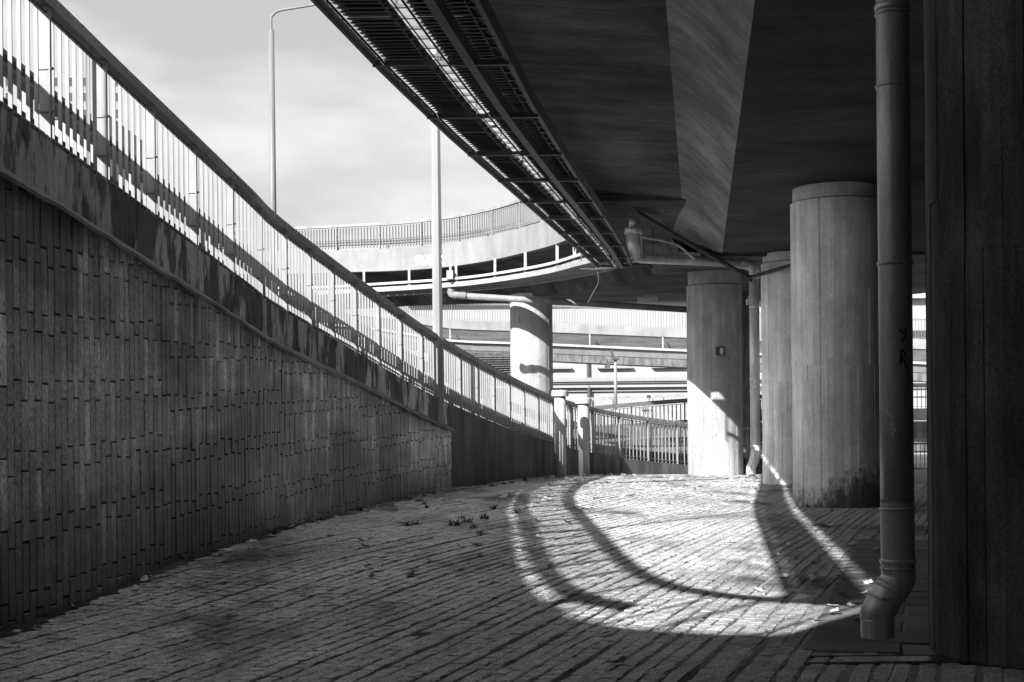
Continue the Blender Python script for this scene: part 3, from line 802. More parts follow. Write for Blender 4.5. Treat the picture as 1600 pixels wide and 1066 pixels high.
# slip joint: slightly wider length above y=412
ztop = P(1400, 20, PD).z
mb = MB()
eb = P(1370, 995, PD); foot = Vector((eb.x, PD-.02, eb.z))
p0 = Vector((xb, PD, .94)); pA = Vector((xb, PD, P(1400, 893, PD).z)); pB = Vector((xb-.01, PD-.0, P(1400, 912, PD).z))
pC = Vector((foot.x+.012, PD-.02, P(1370, 948, PD).z)); pD = Vector((foot.x, PD-.02, P(1370, 965, PD).z))
elb = catmull([pA, pA+Vector((0, 0, -.05)), pA.lerp(pD, .5), pD+Vector((0, 0, .03)), pD, foot], 8)
mb.tube([p0]+elb, pr, 32, caps=False); mb.build('elbow', M['galv_dark'], near, smooth=True)
mid = pA.lerp(pD, .5); dirv = (elb[22]-elb[12]).normalized()
for k, dd in enumerate((-.05, -.02, .06)):
    c = mid + dirv*dd; mb = MB(); mb.tube([c-dirv*.007, c+dirv*.007], pr+.006, 32); mb.build('band', M['galv_dark'], near, smooth=True)
mb = MB(); c = mid + dirv*.02 + Vector((-.035, -pr-.004, .0)); mb.box(c, .03, .012, .035, (dirv.x, dirv.y, dirv.z), (0, 1, 0), (-dirv.z, 0, dirv.x)); mb.build('rivet_plate', M['paper'], near)
# marker writing on the pipe: a hook and an R
def on_pipe(px, py):
    u = P(px, py, PD); dx = max(-pr*.98, min(pr*.98, u.x-xb)); return Vector((xb+dx, PD-math.sqrt(max(0, pr*pr-dx*dx))-.0015, u.z))
def strokes(mb, lines, w):
    for ln in lines:
        for (x0, y0), (x1, y1) in zip(ln, ln[1:]):
            for k in range(4):
                A = on_pipe(lerp(x0, x1, k/4), lerp(y0, y1, k/4)); B = on_pipe(lerp(x0, x1, (k+1)/4), lerp(y0, y1, (k+1)/4))
                v = B-A; n = Vector((-v.z, 0, v.x)).normalized()*w; mb.quad(A-n, B-n, B+n, A+n)
mb = MB()
strokes(mb, [[(1398, 515), (1402, 521), (1408, 523)], [(1408, 513), (1408, 525), (1405, 532), (1400, 536)]], .0045)
mb.build('marker_stroke', M['black'], near); mb = MB()
strokes(mb, [[(1401, 549), (1400, 571)], [(1400, 549), (1406, 551), (1407, 556), (1402, 561)], [(1403, 561), (1408, 571), (1411, 579)]], .0055)
mb.build('marker_letter', M['black'], near)
mb = MB(); rp = random.Random(9)
for (x0, y0, x1, y1) in ((1380, 640, 1386, 660), (1384, 656, 1391, 672), (1389, 662, 1393, 684), (1396, 652, 1402, 664), (1385, 676, 1392, 682), (1399, 664, 1401, 671)):
    pts = []
    for k in range(9):
        a = 2*PI*k/9; rr2 = rp.uniform(.6, 1.05)
        pts.append(on_pipe((x0+x1)/2+(x1-x0)/2*rr2*math.cos(a), (y0+y1)/2+(y1-y0)/2*rr2*math.sin(a)))
    mb.poly([p+Vector((0, -.0015, 0)) for p in pts])
mb.build('torn_sticker', M['paper'], near)

# far downpipe with its horizontal run and flange
FD = 34.2
farp = empty('downpipe', P(1174, 742, FD), 'far pale drainpipe running down between two columns from a horizontal pipe', 'drainpipe', 'drainpipes')
fr = .118
xA = P(1179, 560, FD).x
hz = [P(1003, 404, 31.5), P(1080, 407, 32.2), P(1150, 411, 33.9)]
mb = MB(); mb.tube([P(990, 398, 31.35), P(996, 403, 31.4)] + hz, .11, 20); mb.build('horizontal_run', M['galv_dark'], farp, smooth=True)
mb = MB(); el = catmull([hz[-1], P(1166, 413, FD), Vector((xA, FD, P(1179, 420, FD).z)), Vector((xA, FD, P(1179, 436, FD).z))], 6); mb.tube(el, fr+.012, 20); mb.build('elbow', M['galv'], farp, smooth=True)
mb = MB(); mb.tube([(xA, FD, P(0, 434, FD).z+.05), (xA, FD, 3), (xA, FD, P(1179, 700, FD).z)], fr, 20); mb.build('pipe_shaft', M['galv'], farp, smooth=True)
zf = P(1178, 700, FD).z; xf = P(1173, 740, FD).x
mb = MB(); mb.tube(catmull([Vector((xA, FD, zf+.05)), Vector((xA, FD, zf-.1)), Vector(((xA+xf)/2, FD-.05, zf-.34)), Vector((xf, FD-.05, zf-.5)), Vector((xf, FD-.05, P(1173, 741, FD).z))], 6), fr, 20); mb.build('foot_elbow', M['galv'], farp, smooth=True)
for py in (480, 592, 611, 697): collar(farp, xA, FD, P(1179, py, FD).z, fr+.003, .05, 'galv')
mb = MB(); c = P(1180, 700, FD); mb.box(c+Vector((.03, -fr-.012, 0)), .09, .02, .13); mb.build('tag_plate', M['white_paint'], farp)
# vertical stub with flange
st = empty('flanged_pipe', P(990, 400, 31.3), 'short upright pipe with a wide flange at the end of the walkway', 'pipe')
SD = 31.3; sx = P(990, 370, SD).x; zs = lambda py: P(990, py, SD).z
mb = MB(); mb.tube([(sx, SD, zs(404)), (sx, SD, zs(366))], .14, 20); mb.build('pipe_shaft', M['galv'], st, smooth=True)
mb = MB(); mb.lathe((sx, SD, 0), [(.14, zs(366.5)), (.2, zs(366)), (.2, zs(357)), (.13, zs(356.5))], 24); mb.build('flange', M['galv'], st, smooth=True)
mb = MB(); mb.tube([(sx, SD, zs(357)), (sx, SD, zs(341))], .1, 20); mb.build('pipe_top', M['galv'], st, smooth=True)
for dx in (-.2, .2):
    mb = MB(); mb.box((sx+dx*.8, SD-.16, zs(386)), .035, .02, .42); mb.build('clamp_strap', M['tray_pale'], st)
# thin hangers of horizontal run, diagonal brace pipes
for px, y0, y1 in ((1020, 350, 402), (1060, 348, 402), (1142, 391, 410)):
    mb = MB(); a, b = P(px, y1, 32.0 if px < 1100 else 33.7), P(px, y0, 32.0 if px < 1100 else 33.7); mb.tube([a, b], .012, 6); mb.build('hanger_rod', M['dark_metal'], farp)
br = MB(); br.tube([P(992, 330, 30.3), P(1080, 382, 31.7), P(1168, 432, 33.9)], .055, 10)
tag(br.build('brace_pipe', M['dark_metal'], loc=P(1080, 382, 31.7)), 'thin dark pipe slanting down from the soffit to the far downpipe elbow', 'pipe')
br = MB(); br.tube([P(1172, 434, 33.9), P(1215, 421, 32.4), P(1245, 412, 31.8)], .045, 10); br.tube([P(1172, 430, 33.95), P(1171, 440, 33.95)], .07, 10)
tag(br.build('brace_pipe', M['dark_metal'], loc=P(1215, 421, 32.4)), 'thin dark pipe crossing in front of the plain column near its top', 'pipe')
cv = MB(); cv.tube(catmull([P(1000, 370, 31.2), P(1035, 376, 31.5), P(1060, 384, 31.8), P(1075, 396, 32.0), P(1085, 404, 32.1)], 6), .03, 8)
tag(cv.build('cable_duct', M['galv_dark'], loc=P(1035, 376, 31.5)), 'curved cable duct from the flanged pipe down to the horizontal pipe', 'duct')
# drain pipe under the curved bridge
dp = empty('drain_pipe', P(712, 456, 46), 'sloping drain pipe slung under the far soffit above the sunlit column', 'drainpipe')
a, b = P(714, 462, 46.0), P(1074, 484, 47.2)
mb = MB(); mb.tube([a, a.lerp(b, .5), b], .105, 14); mb.build('pipe_run', M['pipe_grey'], dp, smooth=True)
mb = MB(); mb.tube(catmull([a+(b-a).normalized()*.3, a, a+Vector((-.16, 0, .04)), a+Vector((-.19, 0, .12)), a+Vector((-.17, 0, .2))], 5), .125, 14); mb.build('bend', M['pipe_grey'], dp, smooth=True)
fx = MB(); c = P(1012, 469, 40); fx.box(c, .55, .25, .16); fx.box(c+Vector((.1, 0, .11)), .3, .1, .08)
tag(fx.build('soffit_lamp', M['tray_pale'], loc=c), 'oblong pale lamp fixed under the soffit left of the half sunlit column', 'lamp')
fx = MB(); c = P(1171, 472, 40.5); fx.box(c, .16, .2, .16); fx.box(c+Vector((0, 0, .12)), .06, .06, .1)
tag(fx.build('soffit_lamp', M['white_paint'], loc=c), 'small white lamp beside the far downpipe under the soffit', 'lamp')

# ------------------------------------------------------------------ round posts by the wall
def round_post(px, ptop, pbase, d, label):
    top, bs = P(px, ptop, d), P(px, pbase, d); x = P(px, (ptop+pbase)/2, d).x
    root = empty('round_post', (x, d, bs.z-.05), label, 'post', 'round capped posts')
    r = .135
    mb = MB(); mb.lathe((x, d, 0), [(r, bs.z-.05), (r, (bs.z+top.z)/2), (r, top.z-.14)], 28); mb.build('shaft', M['bollard'], root, smooth=True)
    mb = MB(); mb.lathe((x, d, 0), [(r*1.0, top.z-.142), (r*1.5, top.z-.14), (r*1.52, top.z-.03), (r*1.35, top.z), (.02, top.z+.01)], 28); mb.build('cap', M['bollard'], root)
round_post(875.5, 610, 742, 33.6, 'taller pale round capped post, left of the two against the wall end')
round_post(912, 622, 742, 34.8, 'shorter pale round capped post, right of the two against the wall end')

# ------------------------------------------------------------------ lamp posts
def lamp_post():
    d = 24.0
    base = P(427, 520, d); topz = P(422, 47, d); x = topz.x+.02
    zb = 1.6
    root = empty('lamp_post', (x, d, zb), 'slim grey lamp post with a bent arm, standing left against the sky', 'lamp post')
    mb = MB(); mb.tube([(x, d, zb), (x, d, 5), (x, d, topz.z)], [.072, .06, .047], 14); mb.build('pole', M['lamp_grey'], root, smooth=True)
    arm = [Vector((x, d, topz.z-.05)), Vector((x, d, topz.z+.2)), P(426, 24, d), P(436, 17, d), P(465, 12, d), P(497, 6.5, d), P(560, -5, d)]
    mb = MB(); mb.tube(catmull(arm, 8), .022, 10); mb.build('arm', M['lamp_grey'], root, smooth=True)
    h = P(585, -9, d); mb = MB()
    mb.lathe((0, 0, 0), [(.05, -.28), (.12, -.2), (.14, .1), (.1, .3), (.03, .36)], 16)
    mb.v = [(h.x+vz, h.y+vx, h.z+vy*.55) for vx, vy, vz in mb.v]; mb.build('lamp_head', M['rail_grey'], root, smooth=True)
    return root
slim = lamp_post()
for (x, y, h, lab) in ((-6.8, 7.6, 11.9, 'slim lamp post on the ramp beyond the left edge, nearer the sloping railing'), (-6.8, -1.4, 11.9, 'slim lamp post standing on the ramp landing left behind the viewer')):
    c = copy_tree(slim); c.location = (x, y, 4.1); c['label'] = lab; c.scale = (.9, .9, (h-4.1)/6.9); c.rotation_euler = (0, 0, math.radians(140))
d = 26.25
def sq_pole():
    b = P(685, 634, d); t = P(682, 178, d); x = b.x-.0; n = RAMP.nrm(RAMP.find_y(26.25)); tt = RAMP.tan(RAMP.find_y(26.25))
    zb = b.z-.35
    root = empty('lamp_post', (x, d, zb), 'thick pale tapering lamp post rising through the ramp railing', 'lamp post')
    mb = MB(); rings = []
    for z, r in ((zb, .105), (P(685, 530, d).z, .102), (P(685, 525, d).z, .10), (5.5, .092), (7.5, .085), (10.5, .075)):
        rings.append([(x+r*c_, d+r*s2, z) for c_, s2 in [(math.cos(math.radians(22.5+45*k)), math.sin(math.radians(22.5+45*k))) for k in range(8)]])
    mb.sweep(rings); mb.build('pole', M['steel_pale'], root)
    mb = MB(); c = Vector((x-.03, d-.13, (P(685, 530, d).z+P(685, 625, d).z)/2)); mb.box(c, .12, .05, 1.05); mb.build('service_door', M['rail_grey'], root)
    mb = MB(); mb.tube(catmull([Vector((x, d, 10.4)), Vector((x, d, 10.9)), Vector((x+.3, d, 11.15)), Vector((x+1.6, d, 11.3))], 6), .035, 10); mb.build('arm', M['steel_pale'], root, smooth=True)
    mb = MB(); mb.box((x+1.9, d, 11.3), .7, .28, .14); mb.box((x+1.9, d, 11.39), .5, .2, .06); mb.build('lamp_head', M['rail_grey'], root)
sq_pole()
lp = empty('lamp_post', P(811, 372, 46), 'thin lamp post standing on the curved bridge behind its railing', 'lamp post')
mb = MB(); b = P(811, 372, 46); mb.tube([b, b+Vector((0, 0, 3)), b+Vector((0, 0, 7))], [.07, .06, .045], 12); mb.build('pole', M['rail_grey'], lp, smooth=True)
mb = MB(); mb.tube(catmull([b+Vector((0, 0, 6.95)), b+Vector((0, 0, 7.3)), b+Vector((.4, 0, 7.6)), b+Vector((1.5, 0, 7.75))], 5), .03, 8); mb.build('arm', M['rail_grey'], lp, smooth=True)
mb = MB(); mb.box(b+Vector((1.8, 0, 7.75)), .6, .25, .12); mb.box(b+Vector((1.8, 0, 7.83)), .4, .18, .06); mb.build('lamp_head', M['rail_grey'], lp)

# ------------------------------------------------------------------ far lower viaduct
LV = [P(480, 486, 92), P(600, 497, 89), P(700, 513, 87), P(800, 517, 86), P(880, 520, 85), P(1000, 525, 84), P(1075, 528, 83), P(1250, 536, 80), P(1450, 546, 76), P(1700, 556, 72)]
LP = Path(catmull(LV, 6))      # fascia bottom, left to right: right normal faces the camera
low = empty('far_viaduct', LV[3], 'pale far viaduct crossing behind the columns with barred railing above', 'viaduct')
mb = MB(); mb.sweep([[LP.pt(s_, 0, 0), LP.pt(s_, 0, .55), LP.pt(s_, -.4, .55), LP.pt(s_, -.4, 0)] for s_ in sample(0, LP.len, 1.5)]); mb.build('fascia', M['pale_conc'], low)
mb = MB(); mb.sweep([[LP.pt(s_, -.05, -.005), LP.pt(s_, -.9, -.75), LP.pt(s_, -1.0, -.8), LP.pt(s_, -8, -.8), LP.pt(s_, -8, .4), LP.pt(s_, -.4, .4)] for s_ in sample(0, LP.len, 1.5)]); mb.build('girder', M['girder_grey'], low)
LT = Path([p+Vector((0, -.15, 0)) for p in LP.p])
ltr = empty('service_duct', LV[4]+Vector((0, -.2, -1.2)), 'pale panelled service duct slung below the far viaduct', 'service duct')
mb = MB(); mb.sweep([[LT.pt(s_, .1, -.72), LT.pt(s_, .1, -.80), LT.pt(s_, -.02, -.82), LT.pt(s_, -.25, -1.28), LT.pt(s_, -1.0, -1.3), LT.pt(s_, -1.0, -.72)] for s_ in sample(0, LT.len, 1.5)]); mb.build('duct_casing', M['pale_conc'], ltr)
mb = MB(); mb.sweep([[LT.pt(s_, .16, -.70), LT.pt(s_, .16, -.83), LT.pt(s_, .11, -.83), LT.pt(s_, .11, -.70)] for s_ in sample(0, LT.len, 1.5)]); mb.build('edge_channel', M['tray_pale'], ltr)
mb = MB(); mb.sweep([[LT.pt(s_, -.3, -1.31), LT.pt(s_, -.2, -1.75), LT.pt(s_, -1.3, -1.8), LT.pt(s_, -1.3, -1.31)] for s_ in sample(0, LT.len, 1.5)]); mb.build('under_beam', M['wall'], ltr)
s_ = 2.0
while s_ < LT.len:
    mb = MB(); mb.box(LT.pt(s_, .0, -.38), .08, .05, .7); mb.build('hanger', M['tray_pale'], ltr); s_ += 4.4
LR = Path([p+Vector((0, 0, .55+1.1)) for p in LP.p])
railing('far_viaduct_railing', LR, .5, LR.len-1, 'distant pale barred railing on top of the far viaduct', None, bay=2.6, nb=16, h=1.1, off=-.12, hr=(.1, .08), mats=('rail_far', 'rail_far', 'rail_far'), bar=(.04, .022), clips=False)
# dark louvred box under it left of sunlit column
mb = MB()
for k in range(11): mb.box(P(752, 558+k*3.4, 70), 5.2, .06, .06, (1, 0, 0), (0, .8, -.6), (0, .6, .8))
mb.box(P(752, 575, 70.3), 5.2, .1, 1.5)
tag(mb.build('louvred_panel', M['dark_metal'], loc=P(752, 590, 70)), 'dark louvred panel behind the ramp railing left of the sunlit column', 'louvre')

# ------------------------------------------------------------------ white building behind
BD = 104.0
bld = empty('white_building', P(980, 700, BD), 'white rendered building with long cornices seen beneath the far viaduct', 'building')
xl, xr = P(640, 600, BD).x, P(1760, 600, BD).x
zc = lambda py: P(960, py, BD).z
mb = MB(); mb.box(((xl+xr)/2, BD+6, 5.3), xr-xl, 12, 10.8); mb.build('wall', M['stucco'], bld)
for py, h, o_ in ((593, .30, .35), (597.5, .12, .2), (604.5, .1, .42), (611, .06, .2)):
    mb = MB(); mb.box(((xl+xr)/2, BD-o_/2, zc(py)), xr-xl, o_, h); mb.build('cornice', M['stucco'] if py != 593 else M['rail_grey'], bld)
for px in (865, 960, 1045, 1130, 1215, 1300, 1385, 1440, 1500):
    root = MB(); x = P(px, 560, BD).x
    root.box((x, BD-.03, zc(560)+.9), 2.0, .06, 2.1); w = root.build('window', M['rail_grey'], bld)
    mb = MB(); mb.box((x, BD-.075, zc(560)+.9), 1.7, .03, 1.85); mb.build('pane', M['glass'], w)
    mb = MB(); mb.box((x, BD-.2, zc(574.5)), 2.6, .4, .14); mb.build('sill', M['rail_grey'], w)
mb = MB(); mb.tube([(P(919, 560, BD).x, BD-.15, zc(540)), (P(919, 560, BD).x, BD-.15, zc(594))], .12, 8); mb.tube([(P(920, 604, BD).x, BD-.3, zc(603)), (P(920, 604, BD).x, BD-.3, zc(640))], .14, 8); mb.build('downpipe', M['dark_metal'], bld)
mb = MB(); mb.box(((xl+xr)/2, BD-.2, 10.75), xr-xl+.6, 1.0, .3); mb.build('eaves', M['stucco'], bld)

# camera pole
cp = empty('camera_pole', P(962, 640, 62), 'thin grey pole with a bracket before the white building', 'pole')
mb = MB(); a = P(962, 640, 62); t2 = P(961.5, 562, 62); mb.tube([a, t2], [.075, .06], 10); mb.build('pole', M['rail_grey'], cp, smooth=True)
mb = MB(); mb.box(t2+Vector((0, 0, .02)), .32, .3, .1); mb.box(t2+Vector((-.12, 0, .22)), .1, .25, .42, (.95, 0, .3), (0, 1, 0), (-.3, 0, .95)); mb.build('bracket', M['dark_metal'], cp)
mb = MB(); c = P(949, 572, 62); mb.box(c, .22, .3, .16); mb.tube([c, c+Vector((0, 0, .3))], .04, 8); mb.build('camera_case', M['dark_metal'], cp)
mb = MB(); mb.box((P(955, 566.5, 62)), .5, .05, .05); mb.build('arm', M['dark_metal'], cp)

# ------------------------------------------------------------------ far railings beyond the ramp
def line_path(pts): return Path(catmull(pts, 6))
R2 = line_path([P(905, 637, 50), P(990, 629, 49), P(1076, 622.5, 48), P(1200, 616, 47)])
railing('dark_railing', R2, 0, R2.len, 'dark double barred railing rising to the right beyond the ramp end', None, bay=2.0, nb=13, h=1.75, mats=('rail_dark', 'rail_dark', 'rail_dark'), hr=(.12, .14), clips=False, bar=(.03, .03), rails=((1.02, .16), (.55, .1), (.12, .14)))
R3 = line_path([P(880, 623, 66), P(980, 619, 65), P(1080, 615, 64), P(1300, 607, 62)])
railing('street_railing', R3, 0, R3.len, 'grey railing topped by a pale handrail, farthest before the white building', None, bay=2.4, nb=14, h=1.35, mats=('rail_dark', 'rail_grey', 'handrail_pale'), hr=(.12, .12), clips=False, bar=(.03, .03), rails=((.7, .1),))
mb = MB()
for i in range(5):
    a = P(880, 668+i*12, 70-i*.2); mb.box(((P(860, 660, 70).x+P(1500, 660, 70).x)/2, 69-i*.5, a.z), 22, .5, .30)
mb.box(((P(860, 660, 70).x+P(1500, 660, 70).x)/2, 72, .6), 22, 4, 1.6)
tag(mb.build('stepped_plinth', M['wall'], loc=(8, 70, 0)), 'dark stepped plinth behind the far railings', 'steps')
R4 = line_path([P(1150, 672, 44.5), P(1250, 676, 45), P(1420, 690, 46), P(1500, 692, 46.5)])
w4 = MB(); w4.box((P(1350, 700, 56).x, 56, P(1350, 674, 56).z), 9, .5, .75)
tag(w4.build('low_wall', M['wall'], loc=(P(1350, 700, 56).x, 56, 0)), 'dark low concrete wall seen through the gap by the nearest column', 'wall')
R5 = line_path([P(1160, 601, 60), P(1300, 600, 59), P(1500, 598, 58)])
railing('upper_railing', R5, 0, R5.len, 'pale barred railing above the dark wall in the gap by the nearest column', None, bay=2.0, nb=12, h=1.05, mats=('rail_grey', 'rail_grey', 'rail_grey'), hr=(.1, .08), clips=False, bar=(.04, .03), rails=((.5, .06),))
mb = MB(); mb.sweep([[R5.pt(s_, .0, -1.05), R5.pt(s_, -.4, -1.05), R5.pt(s_, -.4, -1.55), R5.pt(s_, .0, -1.55)] for s_ in sample(0, R5.len, 1)])
tag(mb.build('concrete_ledge', M['pale_conc'], loc=R5.at(2)), 'pale concrete ledge under the upper railing in the gap', 'ledge')

# pale building left beyond the ramp, windows show between the bars
b2 = empty('tall_building', (-22.5, 62, 0), 'pale tall building with small windows glimpsed through the ramp railing', 'building')
mb = MB(); mb.box((-25.5, 66, 7.7), 15.6, 8, 15.4); mb.build('wall', M['stucco'], b2)
for i in range(8):
    for k, py in enumerate((128, 152, 178)):
        c = P(14+i*24, py, 61.95)
        w = MB(); w.box(c, .34, .08, .42); wo = w.build('window', M['rail_grey'], b2)
        w = MB(); w.box(c+Vector((0, -.045, 0)), .28, .02, .36); w.build('pane', M['glass'], wo)

# ------------------------------------------------------------------ gully below the near downpipe
gu = empty('gully', (2.2, 8.35, 0), 'wet stone drainage gully under the foot of the near downpipe', 'drain')
mb = MB(); c = Vector((2.34, 8.32, .006)); e1 = Vector((math.cos(.02), -math.sin(.02), 0)); mb.box(c+Vector((0, .12, -.016)), 1.3, .05, .02, e1); mb.box(c-Vector((0, .12, .016)), 1.3, .05, .02, e1); mb.build('kerb_strips', M['dirt'], gu)
mb = MB(); n_ = 26
for i in range(n_):
    for j in range(5):
        x0, x1 = -.42+.8*i/n_, -.42+.8*(i+1)/n_; y0, y1 = -.09+.036*j, -.09+.036*(j+1)
        mb.quad(c+Vector((x0, y0, -.004)), c+Vector((x1, y0, -.004)), c+Vector((x1, y1, -.004)), c+Vector((x0, y1, -.004)))
mb.build('wet_channel', M['wet'], gu)

# ------------------------------------------------------------------ leaves and weeds
lv = []
for v in range(5):
    r_ = random.Random(40+v); mb = MB(); n = 11; pts = []
    for k in range(n):
        a = 2*PI*k/n; r = .5*(1 if k % 2 == 0 else .62)*r_.uniform(.8, 1.1)*(1.15 if k in (0,) else 1)
        pts.append(Vector((r*math.cos(a), r*math.sin(a)*.8, .12*(math.cos(a*1.0+v)+1)*r_.uniform(.4, 1.1)+.03)))
    cc = Vector((0, 0, .02))
    for k in range(n):
        a, b = pts[k], pts[(k+1) % n]; mb.poly([cc, a, b])
    me = bpy.data.meshes.new('leaf'); me.from_pydata(mb.v, [], mb.f); me.materials.append(M['leaf']); lv.append(me)
rl = random.Random(77); nleaf = 0
def put_leaf(x, y, s):
    global nleaf
    if x < wall_x(y)+.05 or near_col(Vector((x, y, 0)), .8): return
    o = bpy.data.objects.new('fallen_leaf', rl.choice(lv)); COL.objects.link(o)
    o.location = (x, y, gz(x, y)+.004); o.rotation_euler = (rl.uniform(-.2, .2), rl.uniform(-.2, .2), rl.uniform(0, 6.28)); s *= 1.3; o.scale = (s, s, s*rl.uniform(.7, 1.8))
    tag(o, 'small dry fallen leaf lying on the stone paving', 'leaf', 'fallen leaves on the paving'); nleaf += 1
def pix_ground(px, py):
    dd = EYE*F/(max(4, (py-668)+(px-800)*SR)); q = P(px, py, dd); return q.x, q.y
for _ in range(120):
    px, py = rl.uniform(840, 1190), 746 + abs(rl.gauss(0, 26))
    x, y = pix_ground(px, py)
    if y < 39.3: put_leaf(x, y, rl.uniform(.08, .15))
for _ in range(45):
    px = rl.uniform(560, 900); py = rl.uniform(760, 900); x, y = pix_ground(px, py); put_leaf(x, y, rl.uniform(.07, .13))
for _ in range(52):
    s_ = rl.uniform(S_WALL+4, S_TILE_END+10); p = RAMP.pt(s_, .08+abs(rl.gauss(0, .16))); put_leaf(p.x, p.y, rl.uniform(.06, .12))
dr = MB(); rings = []; rd = random.Random(31)
for s_ in sample(S_WALL+2, RAMP.len-18, .12):          # grit and moss gathered along the wall foot
    p = RAMP.at(s_); w = .05+abs(rd.gauss(0, .07))+.05*(1+math.sin(s_*1.7)); h = rd.uniform(.008, .035)
    ring = []
    for o_, k in ((.0, 1), (w*.35, .9), (w*.7, .45), (w, -.6)):
        q = RAMP.pt(s_, o_); q.z = gz(q.x, q.y)-.004+h*k+rd.uniform(-.004, .004); ring.append(q)
    rings.append(ring)
dr.sweep(rings, closed=False); tag(dr.build('dirt_drift', M['dirt'], loc=(-3.3, 14, .1)), 'grit and moss gathered along the foot of the retaining wall', 'dirt', kind='stuff')
for px, py in ((222, 1043), (60, 972), (6, 996), (118, 944), (210, 898), (360, 878), (580, 908), (735, 882), (850, 900), (860, 858), (1190, 922), (1185, 925), (905, 765), (1130, 842), (1140, 848), (1268, 812), (1330, 855), (1300, 800), (1315, 801), (1398, 900), (1275, 881), (945, 990), (965, 1036), (640, 905), (565, 860)):
    x, y = pix_ground(px, py); put_leaf(x, y, rl.uniform(.08, .12))
for _ in range(35):
    px = rl.uniform(1195, 1390); py = rl.uniform(765, 1000); x, y = pix_ground(px, py); put_leaf(x, y, rl.uniform(.06, .1))
wm = []
for v in range(3):
    r_ = random.Random(60+v); mb = MB()
    for k in range(26):
        a = r_.uniform(0, 2*PI); l = r_.uniform(.4, 1); b = Vector((r_.uniform(-.25, .25), r_.uniform(-.25, .25), 0)); d_ = Vector((math.cos(a), math.sin(a), 0)); s2 = Vector((-d_.y, d_.x, 0))*.035
        m1 = b+d_*.25*l+Vector((0, 0, .5*l)); t2 = b+d_*.6*l+Vector((0, 0, .62*l))
        mb.poly([b-s2, b+s2, m1+s2*.8, m1-s2*.8]); mb.poly([m1-s2*.8, m1+s2*.8, t2])
    me = bpy.data.meshes.new('weed'); me.from_pydata(mb.v, [], mb.f); me.materials.append(M['weed']); wm.append(me)
for px, py in ((650, 792), (662, 802), (668, 806), (655, 798), (722, 820), (730, 826), (740, 835), (752, 845), (756, 820), (770, 805), (788, 772), (800, 770), (770, 777), (636, 835), (650, 833), (710, 832), (748, 862), (690, 775), (735, 778), (500, 812), (445, 828), (360, 845), (330, 852), (312, 856), (240, 890), (600, 790), (575, 797), (806, 810), (820, 765), (848, 745), (1290, 792), (1265, 793), (1240, 760), (900, 764)):
    x, y = pix_ground(px, py)
    if x < wall_x(y)+.06: x = wall_x(y)+.09
    o = bpy.data.objects.new('weed_tuft', rl.choice(wm)); COL.objects.link(o); s = rl.uniform(.13, .26)
    o.location = (x, y, gz(x, y)-.01); o.rotation_euler = (0, 0, rl.uniform(0, 6)); o.scale = (s, s, s*.7)
    tag(o, 'small dark weed tuft growing in the paving joints', 'weed', 'weeds in the paving')

# ------------------------------------------------------------------ light
SUN_AZ, SUN_EL = math.radians(35.0), math.radians(30.0)   # light travels forward-right
dirn = Vector((math.sin(SUN_AZ)*math.cos(SUN_EL), math.cos(SUN_AZ)*math.cos(SUN_EL), -math.sin(SUN_EL)))
sl = bpy.data.lights.new('sun', 'SUN'); sl.energy = 5.0; sl.angle = math.radians(.53); sl.color = (1, 1, 1)
so = bpy.data.objects.new('sun', sl); COL.objects.link(so); so.rotation_euler = dirn.to_track_quat('-Z', 'Y').to_euler(); so.location = (-20, -20, 30)
W = bpy.data.worlds.new('World'); S.world = W; W.use_nodes = True
nt = W.node_tree; bg = nt.nodes['Background']
sky = N(nt, 'ShaderNodeTexSky'); sky.sky_type = 'NISHITA'; sky.sun_disc = False
sky.sun_elevation = SUN_EL; sky.sun_rotation = math.atan2(-dirn.x, -dirn.y)
bw = N(nt, 'ShaderNodeRGBToBW'); nt.links.new(sky.outputs[0], bw.inputs[0])
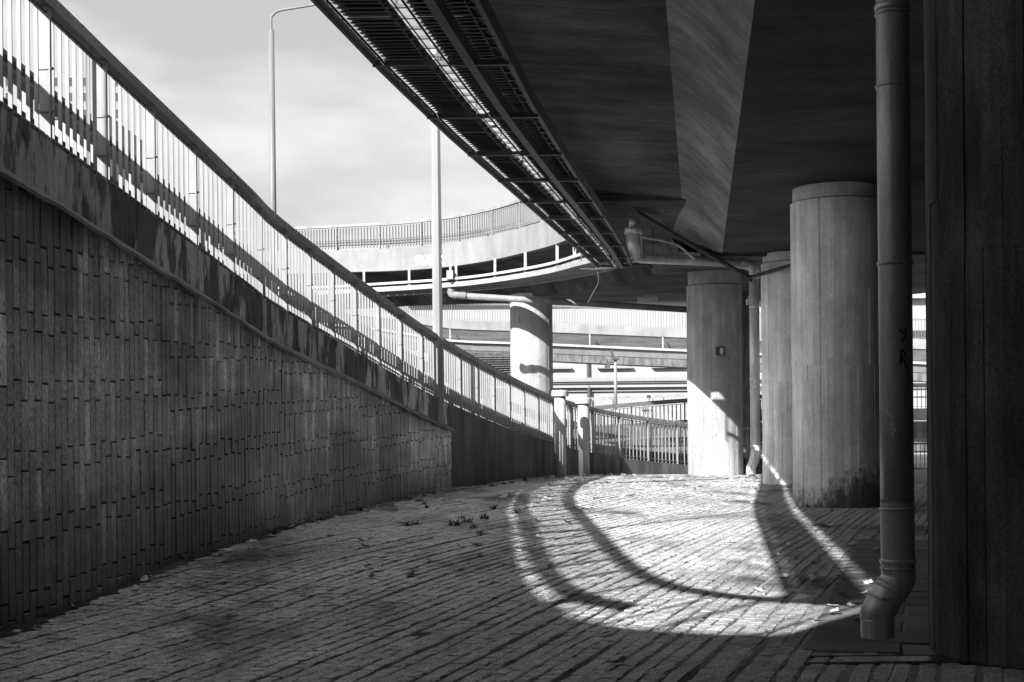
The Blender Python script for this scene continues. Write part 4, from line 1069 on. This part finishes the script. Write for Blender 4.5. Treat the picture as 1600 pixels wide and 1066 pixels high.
tc = N(nt, 'ShaderNodeTexCoord'); mp = N(nt, 'ShaderNodeMapping'); nt.links.new(tc.outputs['Generated'], mp.inputs[0]); mp.inputs['Scale'].default_value = (1.6, 1.6, 5.0); mp.inputs['Location'].default_value = (.3, .2, .1)
cn = N(nt, 'ShaderNodeTexNoise'); cn.inputs['Scale'].default_value = 2.2; cn.inputs['Detail'].default_value = 5; cn.inputs['Roughness'].default_value = .5; nt.links.new(mp.outputs[0], cn.inputs['Vector'])
cl = ramp(nt, cn.outputs['Fac'], .41, .60, 3.5, 5.5)
nrmv = N(nt, 'ShaderNodeVectorMath'); nrmv.operation = 'NORMALIZE'; nt.links.new(tc.outputs['Generated'], nrmv.inputs[0])
dt = N(nt, 'ShaderNodeVectorMath'); dt.operation = 'DOT_PRODUCT'; nt.links.new(nrmv.outputs[0], dt.inputs[0]); dt.inputs[1].default_value = tuple(-dirn)
cl = mth(nt, 'MULTIPLY', cl, ramp(nt, dt.outputs['Value'], -.1, .95, 1.0, 2.9))     # cloud is brighter towards the sun       # cloud luminance
mix = mth(nt, 'ADD', mth(nt, 'MULTIPLY', bw.outputs[0], .12), mth(nt, 'MULTIPLY', cl, .88))
cc = N(nt, 'ShaderNodeCombineColor')
for k in range(3): nt.links.new(mix, cc.inputs[k])
nt.links.new(cc.outputs[0], bg.inputs['Color']); bg.inputs['Strength'].default_value = .060

# ------------------------------------------------------------------ camera
cam = bpy.data.cameras.new('camera'); cam.sensor_width = 36; cam.lens = F/1600*36; cam.shift_y = 135/1600.0; cam.clip_end = 2000; cam.clip_start = .05
co = bpy.data.objects.new('camera', cam); COL.objects.link(co)
Rv, Uv, Bv = Vector((CR, 0, -SR)), Vector((SR, 0, CR)), Vector((0, -1, 0))
mw = Matrix((Rv, Uv, Bv)).transposed().to_4x4(); mw.translation = Vector((0, 0, EYE)); co.matrix_world = mw
S.camera = co
S.view_settings.view_transform = 'Standard'; S.view_settings.look = 'None'; S.view_settings.exposure = 1.58; S.view_settings.gamma = 1
S.cycles.max_bounces = 6; S.cycles.diffuse_bounces = 4
try: S.cycles.use_denoising = True
except Exception: pass
